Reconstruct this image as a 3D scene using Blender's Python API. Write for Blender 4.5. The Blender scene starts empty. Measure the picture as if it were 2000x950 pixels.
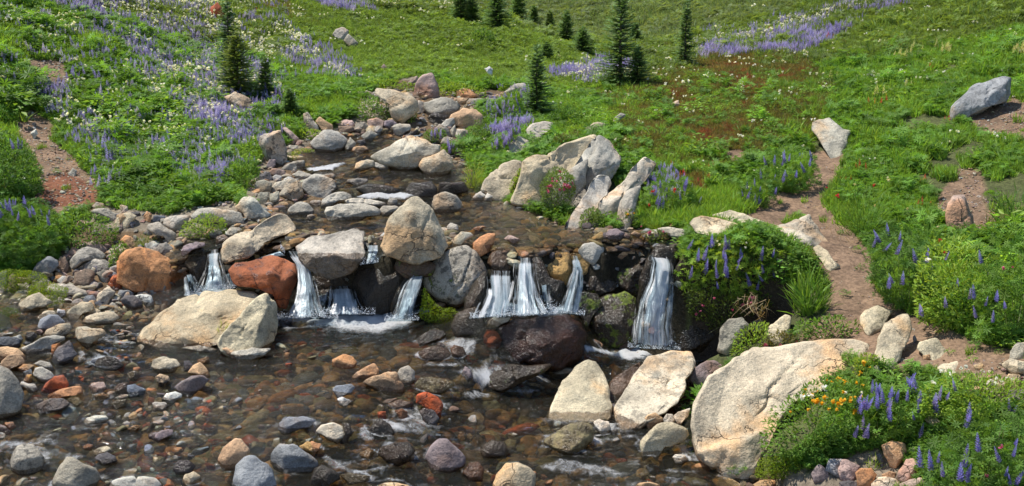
import bpy, math, random
import numpy as np
from mathutils import Vector, Matrix

sc = bpy.context.scene
random.seed(7)
rng = np.random.default_rng(11)

# ------------------------------------------------------------------ camera
CAMZ, PITCH, FPX = 4.2, math.radians(14.0), 1000.0 / math.tan(math.radians(25.0))
cam_data = bpy.data.cameras.new("camera")
cam = bpy.data.objects.new("camera", cam_data)
sc.collection.objects.link(cam)
cam.location = (0, 0, CAMZ)
cam.rotation_euler = (math.radians(90) - PITCH, 0, 0)
cam_data.sensor_width = 36
cam_data.lens = 18.0 / math.tan(math.radians(25.0))
cam_data.clip_start = 0.1
cam_data.clip_end = 3000
sc.camera = cam

# ------------------------------------------------------------------ light
SUN = Vector((-0.40, 0.20, 0.89)).normalized()
elev = math.asin(SUN.z)
azim = math.atan2(SUN.x, SUN.y)
world = bpy.data.worlds.new("World")
sc.world = world
world.use_nodes = True
wn = world.node_tree.nodes
wn.clear()
sky = wn.new("ShaderNodeTexSky")
sky.sky_type = 'NISHITA'
sky.sun_disc = False
sky.sun_elevation = elev
sky.sun_rotation = azim
sky.altitude = 1600
bg = wn.new("ShaderNodeBackground")
bg.inputs[1].default_value = 0.125
wo = wn.new("ShaderNodeOutputWorld")
world.node_tree.links.new(sky.outputs[0], bg.inputs[0])
world.node_tree.links.new(bg.outputs[0], wo.inputs[0])
sl = bpy.data.lights.new("sun", 'SUN')
sl.energy = 4.3
sl.angle = math.radians(0.6)
sl.color = (1.0, 0.955, 0.88)
so = bpy.data.objects.new("sun", sl)
sc.collection.objects.link(so)
so.rotation_euler = SUN.to_track_quat('Z', 'Y').to_euler()
sc.view_settings.view_transform = 'Standard'
sc.view_settings.look = 'None'
sc.view_settings.exposure = 0.5
sc.view_settings.gamma = 1.0
sc.view_settings.use_curve_mapping = False
sc.render.engine = 'CYCLES'
sc.cycles.use_denoising = True
sc.cycles.max_bounces = 10
sc.cycles.transparent_max_bounces = 14
sc.cycles.diffuse_bounces = 3
sc.cycles.glossy_bounces = 3
sc.cycles.caustics_reflective = False
sc.cycles.caustics_refractive = False
sc.cycles.sample_clamp_indirect = 4.0

# ------------------------------------------------------------------ pixels <-> world (2000 x 950 frame of the photo)
sP, cP = math.sin(PITCH), math.cos(PITCH)
def ray(px, py):
    """x/D and z/D of the sight line through a pixel, D = distance along y"""
    u = (np.asarray(px, float) - 1000.0) / FPX
    v = (475.0 - np.asarray(py, float)) / FPX
    f = cP + v * sP
    return u / f, (-sP + v * cP) / f
def at(px, py, D):
    rx, rz = ray(px, py)
    D = np.asarray(D, float)
    return np.stack([rx * D, D + 0 * rx, CAMZ + rz * D], -1)
def atz(px, py, z):
    rx, rz = ray(px, py)
    return at(px, py, (z - CAMZ) / rz)
def project(P):
    P = np.asarray(P, float)
    x, y, z = P[..., 0], P[..., 1], P[..., 2] - CAMZ
    dep = y * cP - z * sP
    up = y * sP + z * cP
    dep = np.maximum(dep, 0.05)
    return 1000 + FPX * x / dep, 475 - FPX * up / dep
def inpoly(px, py, poly):
    px = np.asarray(px, float); py = np.asarray(py, float)
    r = np.zeros(px.shape, bool)
    n = len(poly)
    for i in range(n):
        x1, y1 = poly[i]; x2, y2 = poly[(i + 1) % n]
        if y1 == y2: continue
        c = ((y1 > py) != (y2 > py)) & (px < (x2 - x1) * (py - y1) / (y2 - y1) + x1)
        r ^= c
    return r

# ------------------------------------------------------------------ numpy noise
def _h(ix, iy, iz, s):
    n = (ix * 374761393 + iy * 668265263 + iz * 2147483647 + s * 1274126177) & 0x7fffffff
    n = ((n ^ (n >> 13)) * 1274126177) & 0x7fffffff
    n = ((n ^ (n >> 15)) * 374761393) & 0x7fffffff
    return ((n ^ (n >> 16)) & 0xffff) / 32767.5 - 1.0
def noise(P, s=0):
    P = np.asarray(P, float)
    F0 = np.floor(P); f = P - F0; f = f * f * (3 - 2 * f)
    I = F0.astype(np.int64)
    r = 0
    for dx in (0, 1):
        wx = f[..., 0] if dx else 1 - f[..., 0]
        for dy in (0, 1):
            wy = f[..., 1] if dy else 1 - f[..., 1]
            for dz in (0, 1):
                wz = f[..., 2] if dz else 1 - f[..., 2]
                r = r + wx * wy * wz * _h(I[..., 0] + dx, I[..., 1] + dy, I[..., 2] + dz, s)
    return r
def fbm(P, octv=4, s=0, gain=0.5):
    a, t, r = 1.0, 0.0, 0
    P = np.asarray(P, float)
    for o in range(octv):
        r = r + a * noise(P * 2 ** o + 7.3 * o, s + o); t += a; a *= gain
    return r / t
def n2(x, y, f, s=0, octv=3):
    return fbm(np.stack([np.asarray(x) * f, np.asarray(y) * f, 0 * np.asarray(x) + .5], -1), octv, s)

class RBF:
    def __init__(self, pts):
        A = np.array(pts, float); self.c = A[:, :2].copy(); n = len(A)
        K = np.sqrt(((self.c[:, None] - self.c[None]) ** 2).sum(-1) + 1e-4)
        Q = np.hstack([np.ones((n, 1)), self.c])
        M = np.zeros((n + 3, n + 3)); M[:n, :n] = K; M[:n, :n] += np.eye(n) * -1e-3; M[:n, n:] = Q; M[n:, :n] = Q.T
        self.w = np.linalg.solve(M, np.concatenate([A[:, 2], np.zeros(3)]))
    def __call__(self, x, y):
        x = np.asarray(x, float); y = np.asarray(y, float); sh = np.broadcast(x, y).shape
        x = np.broadcast_to(x, sh).ravel(); y = np.broadcast_to(y, sh).ravel()
        out = np.empty(len(x)); n = len(self.c)
        for i in range(0, len(x), 20000):
            a, b = x[i:i + 20000], y[i:i + 20000]
            K = np.sqrt((a[:, None] - self.c[None, :, 0]) ** 2 + (b[:, None] - self.c[None, :, 1]) ** 2 + 1e-4)
            out[i:i + 20000] = K @ self.w[:n] + self.w[n] + self.w[n + 1] * a + self.w[n + 2] * b
        return out.reshape(sh)

# ------------------------------------------------------------------ water levels
def zc(lst): return [tuple(atz(a, b, z)) for a, b, z in lst]
W0 = RBF(zc([(400,578,.33),(470,600,.22),(560,622,.16),(700,622,.15),(820,628,.14),(850,665,.10),(900,670,.14),(960,628,.34),(1040,618,.36),(1120,610,.36),
  (860,700,.05),(760,720,.03),(600,700,.06),(1180,690,-.18),(1280,690,-.2),(1230,700,-.2),(1080,725,-.18),(1000,770,-.22),(940,770,-.22),(930,735,-.04),(850,740,.0),
  (150,610,.30),(40,600,.33),(120,680,.21),(230,650,.22),(300,700,.08),(250,735,.03),(300,780,.0),(550,760,.02),(700,760,.0),(700,800,-.04),(850,800,-.12),
  (960,840,-.26),(1050,840,-.28),(1150,880,-.32),(1350,800,-.28),(1400,940,-.36),(100,850,-.08),(100,940,-.16),(500,900,-.15),(450,800,-.02),(700,890,-.2),(900,950,-.36),(600,950,-.24),(1600,950,-.38)])
  + [(0,6,-.7),(-6,6,-.5),(6,6,-.7),(0,2,-1.1)])
W1 = RBF(zc([(400,482,.76),(470,470,.86),(600,470,.92),(560,480,.90),(1000,480,.93),(1150,470,.93),(1290,485,.92),(700,430,.95),(850,400,.98),(1000,420,.96),(1100,440,.95),(600,400,.97),
  (760,391,.99),(900,385,1.0),(760,365,1.11),(900,362,1.11),(680,350,1.13),(850,350,1.13),(640,340,1.16),(620,318,1.24),(700,305,1.27),(640,300,1.28),
  (740,283,1.36),(790,262,1.47),(830,245,1.58),(880,220,1.70),(930,200,1.82),(1000,185,1.9)]))

# ------------------------------------------------------------------ terrain heights
T = []
def d(px, py, D): T.append(tuple(at(px, py, D)))
def w(px, py, dep, fn):
    lo, hi = 6.0, 30.0
    Ds = np.linspace(7.5, 24, 340); p = at(px + 0 * Ds, py + 0 * Ds, Ds); g = fn(p[:, 0], p[:, 1]) - p[:, 2]
    k = np.argmax(g > 0); T.append((p[k, 0], p[k, 1], p[k, 2] - dep))
for a in [(400,600),(480,640),(560,640),(640,660),(720,650),(800,650),(850,690),(250,600),(150,610),(150,660),(60,640),(230,690),(330,740),(450,720),(560,740),(660,760),(760,780),
          (100,760),(200,820),(100,880),(320,840),(440,840),(560,860),(300,930),(150,940),(450,930),(620,930),(720,860),(860,860),(960,900),(1080,900),(1200,900),(1300,920),(1400,935),(800,940),(1000,945),
          (950,790),(1050,790),(1180,720),(1260,705),(1100,740),(1200,830),(1330,760),(1340,850),(1500,945)]:
    w(a[0], a[1], 0.20, W0)
for a in [(960,640),(1040,630),(1110,625)]: w(a[0], a[1], 0.16, W0)
for a in [(360,490),(500,465),(600,440),(700,460),(740,420),(900,430),(1000,440),(1080,430),(1100,460),(1180,480),(950,470),(1290,480),(850,390),(950,400),(760,400),(580,410),(640,430),
          (760,340),(860,355),(920,365),(680,320),(720,300),(640,298),(760,278),(830,245),(880,215),(930,200)]:
    w(a[0], a[1], 0.16, W1)
# lip and toe of the drop: pixel column, lip row, lip height, run of the drop, toe height
for px, py, z, run, zt in [(330,500,.70,.20,.1),(400,490,.66,.2,.1),(470,490,.75,.2,.05),(560,492,.80,.2,-.05),(620,492,.82,.2,-.05),(700,500,.82,.2,-.05),(760,505,.82,.2,-.05),(830,500,.80,.2,-.05),
                           (900,505,.80,.22,.1),(1000,507,.80,.22,.2),(1080,500,.80,.22,.2),(1150,495,.80,.3,.05),(1220,490,.80,.3,-.35),(1300,488,.80,.3,-.35)]:
    p = atz(px, py, z); T.append(tuple(p)); T.append((p[0] * (1 - run / p[1]), p[1] - run, zt))
for px in (1330, 1380, 1430, 1480, 1530):
    p = at(px, 512, 12.35); T.append((p[0], p[1], .93 if px < 1500 else .8)); T.append((p[0] * .98, 12.1, -.2 if px < 1500 else .0))
for a in [(0,560,13.3),(60,530,13.6),(200,520,13.7),(280,560,13.3),(200,470,14.2),(100,470,14.2),(0,470,14.2),(330,455,14.2),(250,430,14.5),(400,430,14.4),(480,405,14.8),
  (150,400,15.1),(300,400,15.2),(400,380,15.5),(480,370,15.9),(560,370,15.9),(620,360,16.1),(500,300,17.6),(580,290,18.0),(450,300,17.3),(600,240,19.1),(700,222,19.6),(760,215,20.0),(600,190,20.7),(650,160,22.2),(800,170,22.4),
  (900,178,22.0),(1000,170,22.4),(300,300,17.4),(150,300,17.1),(0,300,16.6),(0,400,14.9),(0,200,18.6),(200,200,19.1),(400,200,20.1),(500,210,20.3),
  (0,100,20.2),(200,100,21.6),(400,100,24.2),(600,100,26),(800,100,27.5),(900,120,26.5),(1000,110,28.5),(1080,130,27.5),
  (0,0,22.6),(250,0,25.2),(450,0,29),(600,0,33),(800,0,37),(900,20,35),(1000,68,31),(1100,100,30),(1160,118,29.5),
  (1130,92,37),(1050,60,45),(1000,30,50),(1150,40,55),(1180,0,80),(1000,0,75),(1230,70,42),
  (1200,130,30),(1300,100,33),(1300,0,50),(1400,30,40),(1500,0,42),(1500,60,33),(1700,0,32),(1850,0,29),(2000,0,26.5),(2000,100,22),(1700,100,25.5),(1500,150,24),(1300,160,24),(1150,170,23.8),(1070,195,22.6),
  (1010,230,20.6),(970,270,18.9),(960,320,17.4),(920,335,16.9),(1100,230,20.3),(1000,300,18.2),(1080,300,17.6),(1250,230,20),(1400,230,19.6),(1600,200,19.6),(1900,200,18.5),(2000,300,15.8),(1800,300,16.3),(1620,310,17),(1500,330,16.5),(1350,330,16.5),
  (1000,345,16.0),(1050,330,16.2),(1050,375,15.7),(1110,340,16.5),(1120,385,15.6),(1170,300,17.1),(1180,350,16.3),(1185,400,15.2),(1235,350,16.0),(1240,400,14.9),(1290,370,15.3),(1300,410,14.7),(1240,446,14.1),(1340,440,14.1),(1400,425,14.3),(1500,415,14.6),(1560,400,14.9),(1620,440,14.2),(1340,475,12.9),(1440,460,13.3),(1540,470,13.1),(1600,480,13.1),
  (1640,540,12.4),(1700,480,13.2),(1730,540,12.3),(1850,450,13.6),(2000,450,13.1),(2000,600,10.9),(1850,620,11.0),(1750,650,11.0),(1900,680,10.35),(2000,700,9.9),(1660,600,11.65),(1560,600,11.8),
  (1520,640,11.6),(1440,665,11.6),(1380,700,11.5),(1500,740,11.0),(1420,800,10.7),(1600,720,10.9),(1700,700,10.35),(1800,740,9.95),(2000,770,9.35),(1440,880,9.6),(1540,900,9.3),(1600,800,10.0),(1700,860,9.35),(1850,850,9.1),(2000,950,8.1),(1750,940,8.9),(1600,935,9.05)]: d(*a)
T += [(0,5,-1.0),(-4,6,-.9),(3.5,6,-.8),(0,1.5,-1.5),(6.5,6,.3),(10,6,1.4),(8,3,.8),(-7.8,6.5,.2),(-11,8,1.2),(-7.6,9.5,.25),(-8.4,11.5,.7),(-7.6,12.6,.45),(-10,14,1.8),(-14,18,4),(-20,25,6.5),(-25,12,6),(-30,40,13),
  (-22,40,8),(-10,48,5.5),(20,20,4.6),(14,13,2.4),(12,9,1.9),(24,12,5),(34,34,13),(18,48,6),(-60,80,34),(60,90,34),(-30,100,24),(30,110,24),(0,140,30),(0,100,5),(0,200,60),(-90,200,80),(90,200,80),(-60,10,20),(60,10,20),(-30,-10,6),(30,-10,6),(0,-15,-2)]
TERR = RBF(T)
def H(x, y):
    x = np.asarray(x, float); y = np.asarray(y, float)
    return TERR(x, y) + 0.03 * n2(x, y, 1.3, 3, 4) * np.clip(y / 12, 1, 6)
# which water covers a place (image polygons of the photo, projected from the ground)
LIPL = [(-300,520),(300,510),(360,497),(440,486),(560,492),(700,500),(840,500),(920,505),(1000,508),(1090,500),(1170,494),(1250,492),(1340,490)]
def hit(px, py, surf=True, dmin=7.6):
    """distance D at which the sight line through a pixel meets ground or water"""
    Ds = dmin * (90 / dmin) ** np.linspace(0, 1, 420)
    p = at(px + 0 * Ds, py + 0 * Ds, Ds)
    h = H(p[:, 0], p[:, 1])
    if surf:
        lo = p[:, 1] < LIPD(p[:, 0])
        wl = np.where(lo, W0(p[:, 0], p[:, 1]), np.where(p[:, 1] < 22.5, W1(p[:, 0], p[:, 1]), -9))
        inn = instream(p[:, 0], p[:, 1], lo)
        h = np.where(inn, np.maximum(h, wl), h)
    g = h - p[:, 2]
    k = int(np.argmax(g > 0))
    if k == 0: return float(Ds[0] if g[0] > 0 else 60.0)
    t = g[k - 1] / (g[k - 1] - g[k])
    return float(Ds[k - 1] + t * (Ds[k] - Ds[k - 1]))
_l = np.array([tuple(atz(a, b, .78)) for a, b in LIPL])
def LIPD(x): return np.interp(x, _l[:, 0], _l[:, 1])
LOWPOLY = [(-500,560),(0,560),(90,585),(240,600),(330,560),(400,530),(470,520),(560,500),(1200,500),(1345,560),(1350,690),(1450,690),(1400,740),(1380,800),(1370,900),(1450,945),(1640,950),(1700,1300),(-900,1500)]
UPPOLY = [(330,500),(340,470),(430,440),(500,425),(530,395),(640,395),(650,370),(600,345),(560,330),(560,290),(680,285),(720,260),(800,255),(830,215),(930,185),(1010,178),(1010,195),(930,215),(870,250),(800,290),(760,300),(860,330),(930,360),(960,392),(1010,405),(1110,445),(1240,450),(1340,450),(1350,510),(330,520)]
def lowpoly_w():
    return LOWPOLY
def _pw(poly, fn, z0):
    out = []
    for a, b in poly:
        p = atz(a, b, z0)
        for _ in range(4): p = atz(a, b, float(fn(p[0], p[1])))
        out.append((p[0], p[1]))
    return out
UPW = _pw(UPPOLY, W1, .95)
def instream(x, y, lo):
    a, b = project(np.stack([x, y, W0(x, y)], -1))
    return np.where(lo, inpoly(a, b, LOWPOLY) | (y < 7.5), inpoly(x, y, UPW))

# ------------------------------------------------------------------ object helpers
COL = sc.collection
def mk_mesh(name, V, Fq, mat=None, smooth=True, attrs=None, uv=None):
    """V (n,3); Fq (m,3) or (m,4) index array"""
    me = bpy.data.meshes.new(name)
    V = np.asarray(V, np.float32); Fq = np.asarray(Fq, np.int32)
    m, k = Fq.shape
    me.vertices.add(len(V)); me.vertices.foreach_set("co", V.ravel())
    me.loops.add(m * k); me.loops.foreach_set("vertex_index", Fq.ravel())
    me.polygons.add(m); me.polygons.foreach_set("loop_start", np.arange(0, m * k, k, dtype=np.int32))
    try: me.polygons.foreach_set("loop_total", np.full(m, k, np.int32))
    except Exception: pass
    me.update(calc_edges=True)
    me.polygons.foreach_set("use_smooth", np.full(m, smooth, bool))
    if mat: me.materials.append(mat)
    for nm, (dt, arr) in (attrs or {}).items():
        at_ = me.attributes.new(nm, dt, 'POINT')
        arr = np.asarray(arr, np.float32)
        at_.data.foreach_set("color" if dt == 'FLOAT_COLOR' else "vector" if dt == 'FLOAT_VECTOR' else "value", arr.ravel())
    if uv is not None:
        l = me.uv_layers.new(name="UVMap"); l.data.foreach_set("uv", np.asarray(uv, np.float32)[Fq.ravel()].ravel())
    me.update()
    return me
def link(name, me, parent=None, loc=(0, 0, 0)):
    o = bpy.data.objects.new(name, me); o.location = loc
    COL.objects.link(o)
    if parent is not None: o.parent = parent
    return o
def tag(o, label=None, cat=None, group=None, kind=None):
    if label: o['label'] = label
    if cat: o['category'] = cat
    if group: o['group'] = group
    if kind: o['kind'] = kind
    return o
def thing(name, loc, label, cat, group=None):
    o = bpy.data.objects.new(name, None); o.location = loc; o.empty_display_size = .1
    COL.objects.link(o); return tag(o, label, cat, group)

# ------------------------------------------------------------------ materials
class N:
    def __init__(s, name):
        s.m = bpy.data.materials.new(name); s.m.use_nodes = True
        s.t = s.m.node_tree; s.t.nodes.clear(); s.out = s.n("ShaderNodeOutputMaterial")
    def n(s, ty, **kw):
        x = s.t.nodes.new(ty)
        for k, v in kw.items():
            if isinstance(k, str) and hasattr(x, k): setattr(x, k, v)
        return x
    def l(s, a, b): s.t.links.new(a, b)
    def put(s, sock, v):
        if hasattr(v, 'is_output') or isinstance(v, bpy.types.NodeSocket): s.l(v, sock)
        else: sock.default_value = v
    def noise(s, vec, scale, detail=4, rough=.55, out=0):
        x = s.n("ShaderNodeTexNoise"); s.l(vec, x.inputs['Vector']); x.inputs['Scale'].default_value = scale
        x.inputs['Detail'].default_value = detail; x.inputs['Roughness'].default_value = rough
        return x.outputs[out]
    def ramp(s, v, a, b, ca=0.0, cb=1.0):
        x = s.n("ShaderNodeMapRange"); x.interpolation_type = 'SMOOTHSTEP'
        s.put(x.inputs['Value'], v); x.inputs['From Min'].default_value = a; x.inputs['From Max'].default_value = b
        s.put(x.inputs['To Min'], ca); s.put(x.inputs['To Max'], cb)
        return x.outputs[0]
    def mix(s, f, a, b, mode='MIX'):
        x = s.n("ShaderNodeMix"); x.data_type = 'RGBA'; x.blend_type = mode
        s.put(x.inputs[0], f); s.put(x.inputs[6], a); s.put(x.inputs[7], b)
        return x.outputs[2]
    def math(s, op, a, b=0.0, c=0.0):
        x = s.n("ShaderNodeMath"); x.operation = op
        s.put(x.inputs[0], a); s.put(x.inputs[1], b); s.put(x.inputs[2], c)
        return x.outputs[0]
    def vmath(s, op, a, b):
        x = s.n("ShaderNodeVectorMath"); x.operation = op
        s.put(x.inputs[0], a); s.put(x.inputs[1], b)
        return x.outputs[0]
    def bump(s, h, dist, strength=1.0, normal=None):
        x = s.n("ShaderNodeBump"); s.l(h, x.inputs['Height']); x.inputs['Distance'].default_value = dist; x.inputs['Strength'].default_value = strength
        if normal: s.l(normal, x.inputs['Normal'])
        return x.outputs[0]
    def attr(s, name, typ='GEOMETRY', out='Color'):
        x = s.n("ShaderNodeAttribute"); x.attribute_name = name; x.attribute_type = typ
        return x.outputs[out]
    def bsdf(s, col, rough, normal=None, spec=.5):
        x = s.n("ShaderNodeBsdfPrincipled"); s.put(x.inputs['Base Color'], col); s.put(x.inputs['Roughness'], rough)
        s.put(x.inputs['Specular IOR Level'], spec)
        if normal: s.l(normal, x.inputs['Normal'])
        return x.outputs[0]
    def done(s, sh): s.l(sh, s.out.inputs[0]); return s.m

def mat_rock(name, inst=False):
    """stone: base colour from the object (or its instance), grain, stains, lichen, wet and mossy zones stored on the mesh"""
    g = N(name)
    tc = g.n("ShaderNodeTexCoord"); oi = g.n("ShaderNodeObjectInfo")
    off = g.n("ShaderNodeCombineXYZ")
    r = g.math('MULTIPLY', oi.outputs['Random'], 47.0); g.l(r, off.inputs[0]); g.l(r, off.inputs[1])
    v = g.vmath('ADD', tc.outputs['Object'], off.outputs[0])
    base = g.attr('tint', 'INSTANCER') if inst else oi.outputs['Color']
    n1 = g.noise(v, 2.2, 8, .62); n2_ = g.noise(v, 9.0, 6, .65); n3 = g.noise(v, 70.0, 3, .6); n4 = g.noise(v, 1.3, 5, .6); n5 = g.noise(v, 26, 5, .6)
    k1 = g.ramp(n1, .3, .7, .66, 1.30)
    c = g.mix(1.0, base, k1, 'MULTIPLY')
    k3 = g.ramp(n3, .36, .64, .80, 1.18)
    c = g.mix(1.0, c, k3, 'MULTIPLY')
    warm = g.mix(1.0, c, (1.22, .86, .56, 1), 'MULTIPLY')
    c = g.mix(g.ramp(n4, .50, .66, 0, .75), c, warm)
    cool = g.mix(1.0, c, (.80, .84, .88, 1), 'MULTIPLY')
    c = g.mix(g.ramp(n2_, .52, .66, 0, .7), c, cool)
    if not inst:
        lich = g.math('MULTIPLY', g.ramp(g.math('ADD', n2_, g.math('MULTIPLY', n5, .5)), .74, .84), oi.outputs['Alpha'])
        c = g.mix(g.math('MULTIPLY', lich, .8), c, (.045, .042, .036, 1))
        vor = g.n("ShaderNodeTexVoronoi"); vor.feature = 'DISTANCE_TO_EDGE'
        wv = g.vmath('ADD', v, g.vmath('MULTIPLY', g.noise(v, 2.5, 4, .6, 1), (.55, .55, .55)))
        vs = g.vmath('MULTIPLY', wv, (1.0, 1.0, 1.9)); g.l(vs, vor.inputs['Vector']); vor.inputs['Scale'].default_value = 1.15
        crk = g.ramp(vor.outputs['Distance'], .0, .014, 1, 0)
        crk = g.math('MULTIPLY', crk, g.ramp(n4, .5, .62))
        c = g.mix(g.math('MULTIPLY', crk, .62), c, (.05, .04, .03, 1))
    h = g.math('ADD', g.math('MULTIPLY', n1, 1.0), g.math('ADD', g.math('MULTIPLY', n5, .42), g.math('MULTIPLY', n3, .10)))
    if not inst: h = g.math('SUBTRACT', h, g.math('MULTIPLY', crk, .5))
    wm = g.attr('wm')
    sep = g.n("ShaderNodeSeparateColor"); g.l(wm, sep.inputs[0])
    wet = g.ramp(g.math('ADD', sep.outputs[0], g.math('MULTIPLY', g.math('SUBTRACT', n2_, .5), .8)), .42, .58)
    moss = g.ramp(g.math('ADD', sep.outputs[1], g.math('MULTIPLY', g.math('SUBTRACT', n2_, .5), 1.4)), .45, .6)
    wetc = g.mix(1.0, c, (.46, .40, .34, 1), 'MULTIPLY')
    c = g.mix(wet, c, wetc)
    mc = g.mix(g.ramp(n5, .35, .65), (.06, .085, .012, 1), (.20, .25, .025, 1))
    c = g.mix(moss, c, mc)
    rough = g.ramp(wet, 0, 1, .88, .17)
    rough = g.math('MAXIMUM', rough, g.math('MULTIPLY', moss, .8))
    nrm = g.bump(h, .045, .9)
    nm = g.bump(n5, .05, .9)
    sparkle = g.bump(g.noise(v, 42, 3, .6), .022, .9, nrm)
    mixn = g.n("ShaderNodeMix"); mixn.data_type = 'VECTOR'; g.l(wet, mixn.inputs[0]); g.l(nrm, mixn.inputs[4]); g.l(sparkle, mixn.inputs[5])
    return g.done(g.bsdf(c, rough, mixn.outputs[1], .45))
M_ROCK = mat_rock("rock_surface")
M_PEB = mat_rock("pebble_surface", True)

def mat_leaf(name, inst=True, trans=.45, rough=.55):
    g = N(name)
    base = g.attr('tint', 'INSTANCER') if inst else g.attr('lt')
    tc = g.n("ShaderNodeTexCoord")
    if inst:
        lt = g.attr('lt'); base = g.mix(1.0, base, lt, 'MULTIPLY')
    p = g.bsdf(base, rough, None, .3)
    tr = g.n("ShaderNodeBsdfTranslucent"); g.l(g.mix(1.0, base, (1.25, 1.15, .55, 1), 'MULTIPLY'), tr.inputs[0])
    m = g.n("ShaderNodeMixShader"); m.inputs[0].default_value = trans
    g.l(p, m.inputs[1]); g.l(tr.outputs[0], m.inputs[2])
    return g.done(m.outputs[0])
M_LEAFI = mat_leaf("meadow_leaf")
M_LEAF = mat_leaf("bush_leaf", False)
M_NEEDLE = mat_leaf("fir_needles", False, .3, .6)
def mat_plain(name, col, rough=.6, inst=False, trans=.25):
    g = N(name)
    tc = g.n("ShaderNodeTexCoord")
    n = g.noise(tc.outputs['Object'], 60, 2)
    c = g.mix(1.0, col, g.ramp(n, .3, .7, .7, 1.25), 'MULTIPLY')
    p = g.bsdf(c, rough, None, .3)
    tr = g.n("ShaderNodeBsdfTranslucent"); g.l(c, tr.inputs[0])
    m = g.n("ShaderNodeMixShader"); m.inputs[0].default_value = trans
    g.l(p, m.inputs[1]); g.l(tr.outputs[0], m.inputs[2])
    return g.done(m.outputs[0])
M_BARK = mat_plain("bark", (.13, .10, .075, 1), .9, trans=0)
def mat_ground():
    g = N("ground_soil")
    tc = g.n("ShaderNodeTexCoord"); v = tc.outputs['Object']
    c = g.attr('gcol')
    n1 = g.noise(v, 3, 8, .65); n2_ = g.noise(v, 22, 6, .65); n3 = g.noise(v, 90, 3, .6)
    c = g.mix(1.0, c, g.ramp(n1, .3, .7, .68, 1.3), 'MULTIPLY')
    c = g.mix(1.0, c, g.ramp(n2_, .35, .65, .7, 1.3), 'MULTIPLY')
    c = g.mix(g.ramp(n3, .62, .72, 0, .5), c, (.42, .34, .26, 1))
    h = g.math('ADD', g.math('MULTIPLY', n1, .6), g.math('ADD', g.math('MULTIPLY', n2_, .35), g.math('MULTIPLY', n3, .12)))
    return g.done(g.bsdf(c, .92, g.bump(h, .06, .8), .25))
M_GROUND = mat_ground()
def mat_water(name, tint, murk, bsc=(2.2, 5.0, 3), dist=.05):
    g = N(name)
    tc = g.n("ShaderNodeTexCoord")
    v = g.vmath('MULTIPLY', tc.outputs['Object'], bsc)
    wv = g.vmath('ADD', v, g.vmath('MULTIPLY', g.noise(v, .7, 2, .5, 1), (1.6, 1.6, 0)))
    a = g.noise(wv, 2.2, 5, .6); b = g.noise(wv, 7.5, 3, .55)
    h = g.math('ADD', a, g.math('MULTIPLY', b, .45))
    rf = g.attr('rif', out='Fac')
    nb = g.n("ShaderNodeBump"); g.l(h, nb.inputs['Height']); nb.inputs['Distance'].default_value = dist
    g.l(g.ramp(rf, 0, 1, .55, 1.0), nb.inputs['Strength'])
    nrm = nb.outputs[0]
    fr = g.n("ShaderNodeFresnel"); fr.inputs[0].default_value = 1.33; g.l(nrm, fr.inputs[1])
    tr = g.n("ShaderNodeBsdfTransparent"); tr.inputs[0].default_value = tint
    gl = g.n("ShaderNodeBsdfGlossy"); gl.inputs['Roughness'].default_value = .06; g.l(nrm, gl.inputs['Normal'])
    df = g.n("ShaderNodeBsdfDiffuse"); df.inputs[0].default_value = murk; 
    m0 = g.n("ShaderNodeMixShader"); m0.inputs[0].default_value = murk[3]
    g.l(tr.outputs[0], m0.inputs[1]); g.l(df.outputs[0], m0.inputs[2])
    m = g.n("ShaderNodeMixShader"); g.l(g.math('MULTIPLY', fr.outputs[0], .9), m.inputs[0]); g.l(m0.outputs[0], m.inputs[1]); g.l(gl.outputs[0], m.inputs[2])
    return g.done(m.outputs[0])
M_WATER = mat_water("stream_water", (.66, .62, .49, 1), (.10, .09, .055, .09), dist=.085)
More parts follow.
